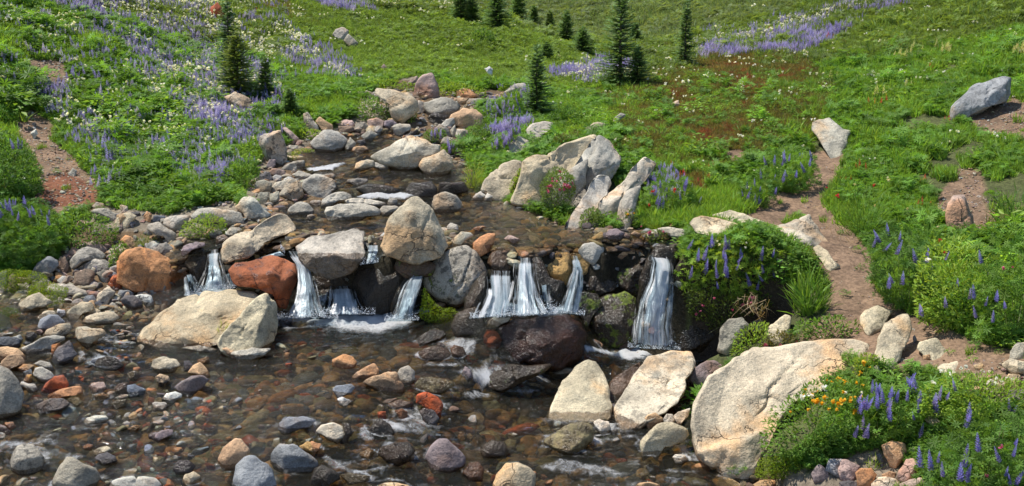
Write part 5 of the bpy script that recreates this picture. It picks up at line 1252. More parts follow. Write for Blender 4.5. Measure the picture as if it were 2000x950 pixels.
scatter("stream_cobbles", "small wet grey, rust and brown cobbles breaking the surface of the lower stream", 'cobbles', np.stack([x, y, np.maximum(z, wl - s * .35)], -1), np.stack([rng.normal(0, .25, n), rng.normal(0, .25, n), rng.uniform(0, 6.3, n)], -1),
        np.stack([s * rng.uniform(1, 1.5, n), s, s * rng.uniform(.8, 1.1, n)], -1), pal(('gr','bl','dk','og','rd','br','ta','lg','ol','sl','gr','be'), n), CV, M_PEB)
# droplets thrown up where the falls land
def drop_mesh():
    g = N("spray_drop"); B, Fq = ico(1)
    m = g.done(g.bsdf((.92, .94, .96, 1), .2)); return mk_mesh("drop", B, Fq, m)
DP = []
for lab, L, R_, dn in FALLS:
    a, b = np.array(L[-1], float), np.array(R_[-1], float); nn = int(20 + (b[0] - a[0]) * 8); u = rng.uniform(-.12, 1.12, nn)
    Db = hit((a[0] + b[0]) / 2, max(a[1], b[1])); p = at(a[0] + (b[0] - a[0]) * u, a[1] + (b[1] - a[1]) * u - 2, Db - .22 + rng.normal(0, .09, nn)); p[:, 2] += np.abs(rng.normal(0, .04, nn)); DP.append(p)
DP = np.concatenate(DP); n = len(DP); s = np.exp(rng.normal(-5.9, .4, n))
scatter("spray_drops", "white droplets splashing where the falls hit the pools", 'spray', DP, np.zeros((n, 3)), np.repeat(s[:, None], 3, 1), np.ones((n, 4)), [drop_mesh()], None)
A = [shore(15000, -8.5, 6, 7, 22, lambda a, b: (a < 1330)), shore(5000, -8.5, -3, 9, 14.5, lambda a, b: (a < 420) & (b > 480), -2.7)]
# gravel on the bare ground at the right end of the path
def gravel(n, poly, mu, xa=1.5, xb=9.5):
    q = np.array(poly, float); x = rng.uniform(xa, xb, n); y = rng.uniform(8, 23, n); z = H(x, y); a, b = project(np.stack([x, y, z], -1)); k = inpoly(a, b, poly)
    x, y, z = x[k], y[k], z[k]; n = len(x); s = np.clip(np.exp(rng.normal(mu, .5, n)), .006, .08)
    return np.stack([x, y, z], -1), np.stack([s * 1.3, s, s * .7], -1), pal(('be','bw','ta','wh','pk'), n)
A.append(gravel(30000, [(1700,690),(1800,700),(1960,700),(2060,760),(2000,790),(1900,760),(1760,745),(1690,730)], -3.9))
A.append(gravel(30000, [(1560,640),(1640,560),(1600,440),(1560,400),(1620,300),(1650,450),(1720,600),(1900,670),(1700,700)], -4.6))
A.append(gravel(60000, DIRT[3], -3.9, -11, -4)); A.append(gravel(40000, DIRT[1], -4.0)); A.append(gravel(40000, DIRT[2], -4.0)); A.append(gravel(30000, DIRT[4], -3.6, -11, -4))
P = np.concatenate([a[0] for a in A]); S = np.concatenate([a[1] for a in A]); C = np.concatenate([a[2] for a in A]); n = len(P)
scatter("shore_gravel", "small pale and grey stones scattered along the stream shore and the path", 'gravel', P, np.stack([rng.normal(0, .3, n), rng.normal(0, .3, n), rng.uniform(0, 6.3, n)], -1), S, C, SV, M_PEB)
# ------------------------------------------------------------------ leaves and flowers
def stamp(TV, TF, P, Rm, S, C, bent=None):
    """repeat a small template at many places as one mesh; C = colour per copy"""
    n, k = len(P), len(TV)
    V = np.einsum('nij,kj->nki', Rm * S[:, None, :] if S.ndim == 2 else Rm * S[:, None, None], TV) + P[:, None]
    Fq = (TF[None] + (np.arange(n) * k)[:, None, None]).reshape(-1, TF.shape[1])
    return V.reshape(-1, 3), Fq, np.repeat(C, k, 0)
def frame(dirv, upv):
    """rotation matrices: local +x along dirv, local +z near upv"""
    a = dirv / np.linalg.norm(dirv, axis=1, keepdims=True)
    b = np.cross(upv, a); b /= np.linalg.norm(b, axis=1, keepdims=True) + 1e-9
    c = np.cross(a, b)
    return np.stack([a, b, c], -1)
def join(parts):
    V, Fq, C, n = [], [], [], 0
    for v, f, c in parts:
        if f.shape[1] == 3: f = np.hstack([f, f[:, 2:3]])
        V.append(v); Fq.append(f + n); C.append(c); n += len(v)
    return np.concatenate(V), np.concatenate(Fq), np.concatenate(C)
def rgba(c, n, var=.2, R=rng):
    c = np.tile(np.array(c, float), (n, 1)) * R.uniform(1 - var, 1 + var, (n, 1)) * R.uniform(1 - var * .35, 1 + var * .35, (n, 3))
    return np.hstack([c, np.ones((n, 1))])
# templates, length 1 along +x
LEAF = (np.array([[0,0,0],[.45,.2,.06],[1,0,-.06],[.45,-.2,.06],[.5,0,-.02]]), np.array([[0,4,1,1],[4,2,1,1],[0,3,4,4],[3,2,4,4]]))
LEAF = (LEAF[0], np.array([[0,4,2,1],[0,3,2,4]]))
BLADE = (np.array([[0,-.022,0],[0,.022,0],[.5,-.018,.02],[.5,.018,.02],[1,0,-.10]]), np.array([[0,2,3,1],[2,4,4,3]]))
BLADE = (np.array([[0,-.03,0],[0,.03,0],[.5,.024,.03],[.5,-.024,.03],[1,.003,-.12],[1,-.003,-.12]]), np.array([[0,3,2,1],[3,5,4,2]]))
def palmate():
    V, Fq = [], []
    for i in range(7):
        a = (i - 3) * .78; ca, sa = math.cos(a), math.sin(a); n = len(V)
        for x, y, z in [(0, 0, 0), (.5, .13, .10), (1, 0, .12), (.5, -.13, .10)]: V.append((x * ca - y * sa, x * sa + y * ca, z))
        Fq.append((n, n + 3, n + 2, n + 1))
    return np.array(V), np.array(Fq)
PALM = palmate()
def rdir(n, up0, up1, R=rng):
    a = R.uniform(0, 2 * math.pi, n); e = R.uniform(up0, up1, n)
    return np.stack([np.cos(a) * np.cos(e), np.sin(a) * np.cos(e), np.sin(e)], -1)
def flower_spike(h, r, n, col, R, stem=(.10, .16, .04), base=None, lean=None):
    """upright raceme: whorls of small petals around a stem"""
    base = np.zeros(3) if base is None else base
    lean = np.array([R.normal(0, .12), R.normal(0, .12), 1.0]) if lean is None else lean
    t = (np.arange(n) + R.uniform(0, .6, n)) / n
    ang = np.arange(n) * 2.4 + R.uniform(0, .4, n)
    rr = r * (1 - t ** 1.6 * .8)
    P = base + lean * (h * t)[:, None] + np.stack([np.cos(ang) * rr * .35, np.sin(ang) * rr * .35, 0 * t], -1)
    dv = np.stack([np.cos(ang), np.sin(ang), .55 + 0 * t], -1)
    c = rgba(col, n, .22, R); c[:, :3] *= (.8 + .45 * t)[:, None]
    v1 = stamp(np.array([[0,-.3,0],[.5,-.42,.25],[1,0,.1],[.5,.42,.25],[0,.3,0]]), np.array([[0,1,2,2],[0,2,3,4]]), P, frame(dv, np.tile([0, 0, 1.], (n, 1))), np.stack([rr, rr * .8, rr], -1), c)
    return v1
def mk_variants(kind, nv=3):
    out = []
    for i in range(nv):
        R = np.random.default_rng(100 * i + hash_str(kind) % 1000); parts = []
        if kind == 'grass':
            n = 34; P = np.stack([R.normal(0, .25, n), R.normal(0, .25, n), np.zeros(n)], -1); dv = rdir(n, .75, 1.5, R)
            parts.append(stamp(*BLADE, P, frame(dv, rdir(n, -.2, .2, R)), np.stack([R.uniform(.55, 1.15, n), R.uniform(1.1, 2.0, n), np.ones(n)], -1), rgba((1, 1, 1), n, .25, R)))
        if kind == 'herb':
            n = 60; e = R.uniform(0, 1, n); a = R.uniform(0, 6.3, n); rad = .5 * np.sqrt(R.random(n))
            P = np.stack([np.cos(a) * rad, np.sin(a) * rad, (.72 - 1.0 * rad ** 2) * R.uniform(.35, 1.1, n)], -1); dv = np.stack([np.cos(a), np.sin(a), R.uniform(-.3, .6, n)], -1)
            parts.append(stamp(*LEAF, P, frame(dv, np.array([0, 0, 1.]) + R.normal(0, .45, (n, 3))), R.uniform(.16, .30, n), rgba((1, 1, 1), n, .3, R)))
        if kind == 'lupine_leaf':
            n = 18; a = R.uniform(0, 6.3, n); rad = .5 * np.sqrt(R.random(n))
            P = np.stack([np.cos(a) * rad, np.sin(a) * rad, (.75 - .9 * rad ** 2) * R.uniform(.5, 1.1, n)], -1)
            parts.append(stamp(*PALM, P, frame(rdir(n, -.3, .3, R), np.array([0, 0, 1.]) + R.normal(0, .35, (n, 3))), R.uniform(.17, .28, n), rgba((1, 1, 1), n, .25, R)))
        if kind == 'heather':
            n = 80; P = np.stack([R.normal(0, .28, n), R.normal(0, .28, n), R.uniform(0, .35, n)], -1); dv = rdir(n, .6, 1.5, R)
            parts.append(stamp(np.array([[0,-.06,0],[0,.06,0],[1,.05,.03],[1,-.05,.03]]), np.array([[0,3,2,1]]), P, frame(dv, rdir(n, -.5, .5, R)), R.uniform(.18, .38, n), rgba((1, 1, 1), n, .3, R)))
        if kind == 'spikes':
            for j in range(4):
                b = np.array([R.normal(0, .3), R.normal(0, .3), R.uniform(.35, .75)]); parts.append(flower_spike(.55, .105, 26, (1, 1, 1), R, base=b))
        if kind == 'blobs':      # white heads on thin stems
            for j in range(3):
                b = np.array([R.normal(0, .35), R.normal(0, .35), R.uniform(.7, 1.05)]); n = 9
                P = b + R.normal(0, .055, (n, 3)); parts.append(stamp(np.array([[-.5,-.5,0],[.5,-.5,0],[.5,.5,0],[-.5,.5,0]]), np.array([[0,1,2,3]]), P, frame(rdir(n, -1, 1, R), rdir(n, .3, 1.5, R)), np.full(n, .13), rgba((1, 1, 1), n, .1, R)))
                parts.append(stamp(np.array([[0,-.5,0],[0,.5,0],[1,.5,0],[1,-.5,0]]), np.array([[0,3,2,1]]), np.array([[b[0], b[1], 0]]), frame(np.array([[0, 0, 1.]]), np.array([[0, 1., 0]])), np.array([[b[2], .016, 1]]), np.array([[.15, .22, .07, 1]])))
        if kind == 'heads':      # many small flower heads close to the leaves
            n = 16; P = np.stack([R.normal(0, .35, n), R.normal(0, .35, n), R.uniform(.5, .95, n)], -1)
            parts.append(stamp(np.array([[-.5,-.5,0],[.5,-.5,0],[.5,.5,0],[-.5,.5,0]]), np.array([[0,1,2,3]]), P, frame(rdir(n, -.6, .6, R), rdir(n, .5, 1.5, R)), R.uniform(.08, .14, n), rgba((1, 1, 1), n, .15, R)))
        if kind == 'moss':
            n = 70; P = np.stack([R.normal(0, .35, n), R.normal(0, .35, n), R.uniform(0, .22, n)], -1)
            parts.append(stamp(*LEAF, P, frame(rdir(n, -.2, 1.2, R), rdir(n, .5, 1.5, R)), R.uniform(.08, .16, n), rgba((1, 1, 1), n, .3, R)))
        V, Fq, C = join(parts); out.append(mk_mesh(kind, V, Fq, M_LEAFI, False, {"lt": ('FLOAT_COLOR', C)}))
    return out
VAR = {k: mk_variants(k) for k in ('grass', 'herb', 'lupine_leaf', 'heather', 'spikes', 'blobs', 'heads', 'moss')}

# ------------------------------------------------------------------ meadow
_gu = np.linspace(-.62, .62, 420); _gv = np.linspace(math.log(7.5), math.log(76), 460)
_gy = np.exp(_gv)[:, None] + 0 * _gu[None]; _gx = _gu[None] * _gy; _gz = H(_gx, _gy)
def Hq(x, y):
    """ground height from a table"""
    fu = np.clip((x / y + .62) / (_gu[1] - _gu[0]), 0, 418.999); fv = np.clip((np.log(y) - _gv[0]) / (_gv[1] - _gv[0]), 0, 458.999)
    i = fu.astype(int); j = fv.astype(int); a = fu - i; b = fv - j
    return (_gz[j, i] * (1 - a) + _gz[j, i + 1] * a) * (1 - b) + (_gz[j + 1, i] * (1 - a) + _gz[j + 1, i + 1] * a) * b
def field(n0, y0, y1, dens_fn=None, seed=0):
    """points on the ground inside the widened view, thinner with distance"""
    R = np.random.default_rng(seed)
    u = R.random(n0); y = y0 * (y1 / y0) ** u
    x = R.uniform(-.60, .60, n0) * y
    z = Hq(x, y); far = np.clip((y - 24) / 40, 0, 1); z = z + far * .5 * n2(x, y, .16, 9, 4)
    px, py = project(np.stack([x, y, z], -1))
    return x, y, z, px, py
def offstones(x, y, z, marg=.02):
    k = np.ones(len(x), bool)
    for fx, fy, rx, ry, top in FOOT:
        if rx < .06: continue
        q = ((x - fx) / (rx * .92 + marg)) ** 2 + ((y - fy) / (ry * .85 + marg)) ** 2 < 1
        k &= ~(q & (z < top + .1))
    return k
def zmask(px, py, poly, x, y, j=18):
    return zone(px, py, poly, x, y, j)
OLIVE = [[(1180,190),(1330,110),(1560,95),(1640,180),(1600,260),(1480,300),(1440,330),(1290,300),(1200,260)], [(1180,300),(1260,240),(1480,250),(1500,300),(1380,330),(1260,320)], [(480,0),(560,0),(640,60),(560,40)], [(880,160),(960,140),(1000,150),(960,175)]]
REDH = [[(1350,250),(1450,240),(1455,290),(1350,290)],[(1370,125),(1480,115),(1470,165),(1390,160)],[(1440,165),(1500,165),(1490,200),(1440,200)],[(1320,335),(1400,330),(1390,380),(1330,370)],[(1520,130),(1590,135),(1570,170),(1520,165)],[(1140,175),(1200,170),(1170,215)],[(1300,180),(1360,180),(1350,215),(1300,205)]]
PUR = [  # outline, share of plants in flower
 ([(0,0),(560,0),(560,200),(500,330),(200,380),(120,250),(0,200)], .13), ([(60,0),(340,0),(420,60),(560,190),(520,300),(440,260),(330,190),(200,120)], .42), ([(330,180),(520,200),(545,260),(470,300),(380,260)], .4), ([(540,30),(620,90),(700,140),(710,165),(600,160),(520,110)], .20), ([(600,5),(700,10),(740,25),(640,25)], .7),
 ([(930,215),(985,178),(1030,180),(1040,240),(975,295),(960,270),(1010,235),(950,240)], 1.2), ([(1075,150),(1180,125),(1250,140),(1180,165),(1080,165)], .6), ([(1350,95),(1480,60),(1620,20),(1720,0),(1800,0),(1700,40),(1620,85),(1520,110),(1380,115)], .9),
 ([(1480,75),(1560,60),(1640,90),(1560,110),(1500,105)], .8), ([(60,170),(130,180),(140,240),(70,230)], .4), ([(170,270),(470,260),(440,370),(300,360),(170,310)], .3), ([(1240,350),(1330,340),(1340,400),(1260,400)], .35), ([(1380,60),(1460,70),(1440,110),(1360,120)], .4)]
WHI = [([(0,0),(600,0),(560,200),(500,300),(200,330),(120,250),(0,180)], .16), ([(100,0),(460,0),(540,100),(500,230),(400,250),(250,130)], .5), ([(270,140),(400,150),(400,230),(330,220)], .6), ([(560,50),(620,110),(700,165),(640,150),(540,90)], .35), ([(700,0),(900,8),(860,30),(740,12)], 1.0), ([(1340,100),(1500,55),(1700,0),(1740,0),(1560,65),(1480,85),(1360,115)], 1.1),
       ([(1080,140),(1190,130),(1250,160),(1100,165)], .5), ([(170,170),(470,260),(520,330),(430,300),(200,240)], .12), ([(1300,0),(2000,0),(2000,300),(1300,200)], .015), ([(0,0),(2000,0),(2000,400),(0,400)], .008), ([(1700,700),(1960,690),(2000,760),(1760,760)], .006)]
YEL = [([(1820,90),(1870,95),(1860,125),(1815,125)], 1.0), ([(1940,85),(2010,80),(2010,130),(1945,120)], 1.0), ([(1770,110),(1830,110),(1820,150),(1730,160)], .6), ([(1680,115),(1740,110),(1720,140),(1680,140)], .4), ([(1600,130),(1780,130),(1760,210),(1600,200)], .12), ([(1640,80),(1700,60),(1700,90),(1640,100)], .3)]
x, y, z, px, py = field(330000, 7.9, 75, seed=5)
wlv = np.where(y < LIPD(x), W0(x, y), W1(x, y))
shoreveg = (z > wlv + .07) & (y > 11.5) & (y < 22) & (n2(x, y, 1.6, 191) > .16) & (px < 1000) & (y > LIPD(x) + .7)
k = ~zone(px, py, BARE, x, y, 9) | shoreveg
RK = np.random.default_rng(3).random(len(x))
for p in DIRT: k &= ~(zone(px, py, p, x, y, 12) & (RK > .008))
sp = np.zeros(len(x), bool)
for p in SPARSE: sp |= zone(px, py, p, x, y, 20)
R5 = np.random.default_rng(77)
k &= ~(sp & (n2(x, y, 1.9, 61) + R5.normal(0, .12, len(x)) < .02))
k &= (n2(x, y, 2.6, 63, 3) + R5.normal(0, .2, len(x)) > -.62)
k &= offstones(x, y, z)
nearR = (y < 11.2) & (px > 1480)
k &= ~(( (x > -.1) & (x < 6) & (y > 11.2) & (y < 12.5) & (z < .6)))
x, y, z, px, py = x[k], y[k], z[k], px[k], py[k]
n = len(x)
big = n2(x, y, .33, 81, 4); med = n2(x, y, 1.1, 83, 3); fine_ = R5.normal(0, 1, n)
olive = np.zeros(n, bool)
for p in OLIVE: olive |= zone(px, py, p, x, y, 22)
redh = np.zeros(n, bool)
for p in REDH: redh |= zone(px, py, p, x, y, 45)
hillfar = y > 24
left = x < atz(560, 300, 1.3)[0] + 1
kind = np.where(med + .25 * fine_ > .28, 0, np.where(med + .3 * fine_ < -.12, 2, 1))     # 0 grass 1 herb 2 lupine leaves
kind = np.where((px > 1560) & (py < 450) & (fine_ > -.4), 0, kind); kind = np.where((px > 1250) & (px < 1500) & (py > 370) & (py < 445), 0, kind)
kind = np.where(hillfar & (fine_ > .2), 0, kind)
hea = (olive & (R5.random(n) < .85)) | redh | (hillfar & (R5.random(n) < .15)); kind = np.where(hea, 3, kind)
deep = np.array([.120, .245, .038]); lime = np.array([.27, .42, .058]); mid_ = np.array([.165, .31, .044]); oliv = np.array([.27, .215, .075]); hill = np.array([.20, .29, .060]); red_ = np.array([.33, .12, .06]); brn = np.array([.26, .14, .07])
w_ = np.clip(.5 + .9 * big + .4 * med, 0, 1)[:, None]
tint = deep * (1 - w_) + lime * w_
tint = np.where((kind == 0)[:, None], tint * .6 + lime * .45, tint)
tint = np.where((kind == 2)[:, None], deep * .5 + mid_ * .55, tint)
tint = np.where(hillfar[:, None], hill * (.75 + .35 * w_), tint)
hm = np.clip(.5 + 1.2 * n2(x, y, .7, 85), 0, 1)[:, None]
tint = np.where((kind == 3)[:, None], oliv * (1 - hm) + (brn * .5 + mid_ * .5) * hm, tint)
tint = np.where((redh & (R5.random(n) < .30))[:, None], red_, tint)
midhill = (y > 23) & (y < 33) & (px > 560) & (px < 1180); farv = (y > 36) & (px > 700)
tint = np.where(midhill[:, None], tint * .35 + np.array([.215, .325, .055]) * .72 * (.8 + .4 * w_), tint)
tint = np.where(farv[:, None], np.array([.21, .28, .10]) * (.75 + .4 * w_), tint)  # far valley: distance haze put into the plant tint, paler and greyer
tint = tint * np.exp(R5.normal(0, .16, (n, 1)))
tint = np.hstack([tint, np.ones((n, 1))])
lod = (y / 13) ** .62
sc0 = .64 * np.where(kind == 0, .17, np.where(kind == 1, .17, np.where(kind == 2, .20, .15))) * lod * np.exp(R5.normal(0, .22, n)) * np.where(redh, .85, 1)
dim = np.exp(.7 * n2(x, y, 1.7, 87)); sc0 = sc0 * dim
sc0 = np.where(midhill, sc0 * .62, sc0); lmp = (R5.random(n) < .03) & ((kind == 1) | (kind == 2)) & (y < 24) & (n2(x, y, .9, 89) > -.05); sc0 = np.where(lmp, sc0 * R5.uniform(1.6, 2.5, n), sc0); tint[:, :3] *= np.where(lmp, R5.uniform(.7, 1.35, n), 1)[:, None]
NM = {0: ('meadow_grass', 'tufts of green grass all over the meadow slopes', 'grass', 'grass'), 1: ('meadow_herbs', 'small leafy herbs covering the meadow slopes', 'ground cover', 'herb'),
      2: ('meadow_lupine_leaves', 'dark green lupine foliage on the meadow slopes', 'ground cover', 'lupine_leaf'), 3: ('mountain_heather', 'low olive and red heather on the slopes', 'heather', 'heather')}
for q, (nm, lab, cat, var) in NM.items():
    m = kind == q; c = m.sum()
    scatter(nm, lab, cat, np.stack([x[m], y[m], z[m] - .01], -1), np.stack([R5.normal(0, .12, c), R5.normal(0, .12, c), R5.uniform(0, 6.3, c)], -1), np.repeat(sc0[m][:, None], 3, 1), tint[m], VAR[var], M_LEAFI)
def flowers(name, lab, cat, zones, var, cols, size, n0, seed, h=0.0, y0=9, y1=45, DN=.16):
    x, y, z, px, py = field(n0, y0, y1, seed=seed); R = np.random.default_rng(seed + 1000)
    pr = np.zeros(len(x))
    for p, d_ in zones: pr = np.maximum(pr, d_ * zone(px, py, p, x, y, 22))
    kk = pr > 0; x, y, z, px, py, pr = [q[kk] for q in (x, y, z, px, py, pr)]
    pr = pr * np.clip(.6 + 1.6 * n2(x, y, 1.1, seed, 3), 0, 2)
    k = (R.random(len(x)) < pr * DN) & ~inpoly(px, py, BARE) & offstones(x, y, z)
    for p in DIRT: k &= ~inpoly(px, py, p)
    x, y, z = x[k], y[k], z[k]; c = len(x)
    t = np.array(cols)[R.integers(0, len(cols), c)] * R.uniform(.85, 1.12, (c, 1))
    s = size * (y / 14) ** .35 * np.exp(R.normal(0, .18, c))
    scatter(name, lab, cat, np.stack([x, y, z + h], -1), np.stack([R.normal(0, .1, c), R.normal(0, .1, c), R.uniform(0, 6.3, c)], -1), np.repeat(s[:, None], 3, 1), np.hstack([t, np.ones((c, 1))]), VAR[var], M_LEAFI)
flowers('meadow_lupines', 'drifts of violet blue lupines in flower on the slopes', 'wildflowers', PUR, 'spikes', [(.32,.29,.72),(.38,.35,.80),(.27,.23,.64),(.50,.46,.82)], .155, 250000, 31, DN=.95)
flowers('white_wildflowers', 'drifts of small white flower heads on the slopes', 'wildflowers', WHI, 'blobs', [(.88,.88,.86),(.80,.80,.74)], .125, 220000, 32, DN=.75)
flowers('cream_wildflowers', 'cream yellow flower spikes on the right hillside', 'wildflowers', YEL, 'spikes', [(.70,.66,.34),(.62,.60,.30)], .24, 60000, 33)
flowers('red_paintbrush', 'scattered red paintbrush flowers in the meadow', 'wildflowers', [([(1240,60),(2000,60),(2000,420),(1240,420)], .035), ([(0,0),(700,0),(500,330),(0,330)], .012), ([(1640,320),(1720,320),(1720,390),(1640,390)], .35), ([(1330,330),(1400,330),(1390,385),(1330,380)], .4)], 'spikes', [(.60,.05,.06),(.55,.10,.10)], .15, 50000, 34)
# ------------------------------------------------------------------ single plants: bushes, lupine clumps, tussocks, moss cushions
def sample_poly(poly, n, R):
    P = np.array(poly, float); x0, y0 = P.min(0); x1, y1 = P.max(0); out = []
    m = 0
    while m < n:
        a = R.uniform(x0, x1, n * 3); b = R.uniform(y0, y1, n * 3); k = inpoly(a, b, poly); out.append(np.stack([a[k], b[k]], -1)); m += k.sum()
    return np.concatenate(out)[:n]
LK = {'palm': (PALM, .055, 2.0), 'leaf': (LEAF, .040, .45), 'blade': (BLADE, .17, .30), 'twig': (LEAF, .035, .35), 'moss': (LEAF, .020, .40)}
def bush(line):
    k, nm, cat, kind, opt, lab, pts, fl = [q.strip() for q in line.split('|')]
    ox, oy, s = KEY[k]
    poly = [(ox + float(a.split(',')[0]) / s, oy + float(a.split(',')[1]) / s) for a in pts.split()]
    o = dict((t.split('=')[0], float(t.split('=')[1])) for t in opt.split()[1:] if '=' in t); cname = opt.split()[0]
    base = {'g': (.17,.30,.042), 'd': (.115,.22,.036), 'l': (.29,.42,.052), 'y': (.33,.42,.055), 'o': (.19,.18,.05), 'r': (.25,.08,.05), 's': (.18,.26,.06), 't': (.42,.31,.18), 'm': (.24,.33,.02), 'n': (.10,.15,.02)}[cname]
    R = np.random.default_rng(hash_str(lab) % 99991)
    P = np.array(poly); x0, y0 = P.min(0); x1, y1 = P.max(0)
    c, th, rr = star(poly)
    D0 = o.get('D') or hit(float(np.clip(c[0], -100, 2100)), float(y1) - 2); m = D0 / FPX
    wd, ht = (x1 - x0) * m, (y1 - y0) * m
    dr = o.get('d', .38 * min(wd, 1.4 * ht)); tilt = o.get('t', .45 * ht)
    (TV, TF), ls, cov = LK[kind]; ls = o.get('s', ls)
    area = abs(sum(P[i - 1][0] * P[i][1] - P[i][0] * P[i - 1][1] for i in range(len(P)))) / 2 * m * m
    n = int(np.clip(o.get('n', 5.0) * area / (ls * ls * cov), 60, 9000))
    Q = sample_poly(poly, n, R)
    Q = c + (Q - c) * (1 + .20 * fbm(np.stack([Q[:, 0] * .05, Q[:, 1] * .05, 0 * Q[:, 0] + hash_str(lab) % 50], -1), 3, 8))[:, None]
    an = np.arctan2(Q[:, 1] - c[1], Q[:, 0] - c[0]); rho = np.clip(np.hypot(Q[:, 0] - c[0], Q[:, 1] - c[1]) / np.interp(an, th, rr), 0, 1)
    cc = np.sqrt(1 - rho ** 2) * dr * np.where(R.random(n) < .72, 1, -1) * R.random(n) ** .35
    lump = 1 + .25 * fbm(np.stack([Q[:, 0] * .03, Q[:, 1] * .03, 0 * cc + 3], -1), 3, 5)
    Dd = D0 + dr * .4 + (y1 - Q[:, 1]) / (y1 - y0) * tilt - cc * lump
    W = at(Q[:, 0], Q[:, 1], Dd)
    org = at(c[0], y1, D0 + dr * .4)
    out = W - (org + np.array([0, .0, ht * .25])); out /= np.linalg.norm(out, axis=1, keepdims=True) + 1e-6
    col = rgba(base, n, .28, R); col[:, :3] *= (.86 + .28 * (y1 - Q[:, 1]) / (y1 - y0))[:, None] ** 0
    root = thing(nm, org, lab, cat)
    if kind == 'blade':
        b0 = np.array([org[0], org[1], org[2]]) + np.stack([(W[:, 0] - org[0]) * .45, (W[:, 1] - org[1]) * .5, (W[:, 2] - org[2]) * R.uniform(.0, .75, n)], -1)
        dv = (W - b0) * .7 + R.normal(0, .05, (n, 3)) + np.array([0, 0, .05]); S = np.stack([ls * R.uniform(.6, 1.3, n), ls * R.uniform(.7, 1.3, n), np.full(n, ls)], -1)
        if o.get('droop'): dv = np.stack([R.normal(0, .5, n), R.normal(-.2, .2, n), R.uniform(-1.2, .1, n)], -1); b0 = W
        V, Fq, C = stamp(TV, TF, b0, frame(dv, out + R.normal(0, .3, (n, 3)) + np.array([0, 0, .3])), S, col)
    else:
        upv = out + np.array([0, 0, .9]) + R.normal(0, .45, (n, 3)); dv = out + R.normal(0, .6, (n, 3))
        V, Fq, C = stamp(TV, TF, W, frame(dv, upv), ls * R.uniform(.65, 1.25, n), col)
    me = mk_mesh('foliage', V - org, Fq, M_LEAF, False, {"lt": ('FLOAT_COLOR', C)})
    link('foliage', me, root)
    # a few stems so that nothing hangs in the air
    if kind in ('palm', 'leaf', 'twig'):
        ns = 26; ends = W[R.integers(0, n, ns)]; ends = org + (ends - org) * .85; b0 = org + np.stack([R.normal(0, .12 * wd, ns), R.normal(0, .1 * wd, ns), np.full(ns, -.03)], -1)
        L_ = np.linalg.norm(ends - b0, axis=1)
        V, Fq, C = stamp(np.array([[0,-.5,0],[0,.5,0],[1,.4,0],[1,-.4,0]]), np.array([[0,3,2,1]]), b0, frame(ends - b0, R.normal(0, 1, (ns, 3))), np.stack([L_, np.full(ns, .008), np.ones(ns)], -1), rgba((.12,.14,.05), ns, .2, R))
        link('stem', mk_mesh('stem', V - org, Fq, M_LEAF, False, {"lt": ('FLOAT_COLOR', C)}), root)
    for f in fl.split(';'):
        f = f.split()
        if not f: continue
        fk, cnt = f[0], int(f[1]); fc = {'v': (.28,.25,.72), 'w': (.82,.82,.76), 'p': (.62,.14,.26), 'y': (.80,.48,.03), 'r': (.60,.05,.05), 'c': (.66,.62,.32), 'u': (.38,.32,.76)}[f[2]]
        fpoly = poly
        sh = [flower_spike(.16 if fk == 'spike' else .03, .027, 52, fc, R, lean=np.array([R.normal(0, .14), R.normal(-.06, .1), 1.0])) for _ in range(4)] if fk == 'spike' else None
        if fk == 'head':
            sh = []
            for _ in range(3):
                q = 12; pp = R.normal(0, .009, (q, 3)); sh.append(stamp(np.array([[-.5,-.5,0],[.5,-.5,0],[.5,.5,0],[-.5,.5,0]]), np.array([[0,1,2,3]]), pp, frame(rdir(q, -1, 1, R), rdir(q, .2, 1.5, R)), np.full(q, .020), rgba(fc, q, .1, R)))
        ms = [mk_mesh('flower_spike' if fk == 'spike' else 'flower', v, f_, M_LEAF, False, {"lt": ('FLOAT_COLOR', c_)}) for v, f_, c_ in sh]
        rng_y = (float(f[3]), float(f[4])) if len(f) > 4 else (0.0, .75)
        for i in range(cnt):
            for _ in range(60):
                g = sample_poly(fpoly, 1, R)[0]
                tt = (g[1] - y0) / (y1 - y0)
                if rng_y[0] <= tt <= rng_y[1]: break
            an_ = math.atan2(g[1] - c[1], g[0] - c[0]); ro = min(1, math.hypot(g[0] - c[0], g[1] - c[1]) / np.interp(an_, th, rr))
            w_ = at(g[0], g[1] + (10 if fk == 'spike' else 0), D0 + dr * .4 + (y1 - g[1]) / (y1 - y0) * tilt - math.sqrt(max(0, 1 - ro * ro)) * dr * 1.02 - .01)
            fo = link('flower_spike' if fk == 'spike' else 'flower', ms[i % len(ms)], root, w_ - org)
            fo.rotation_euler = (R.normal(0, .16), R.normal(0, .16), R.uniform(0, 6.3)); sc_ = R.uniform(.5, 1.2) * o.get('fs', 1); fo.scale = (sc_, sc_, sc_)
    return root
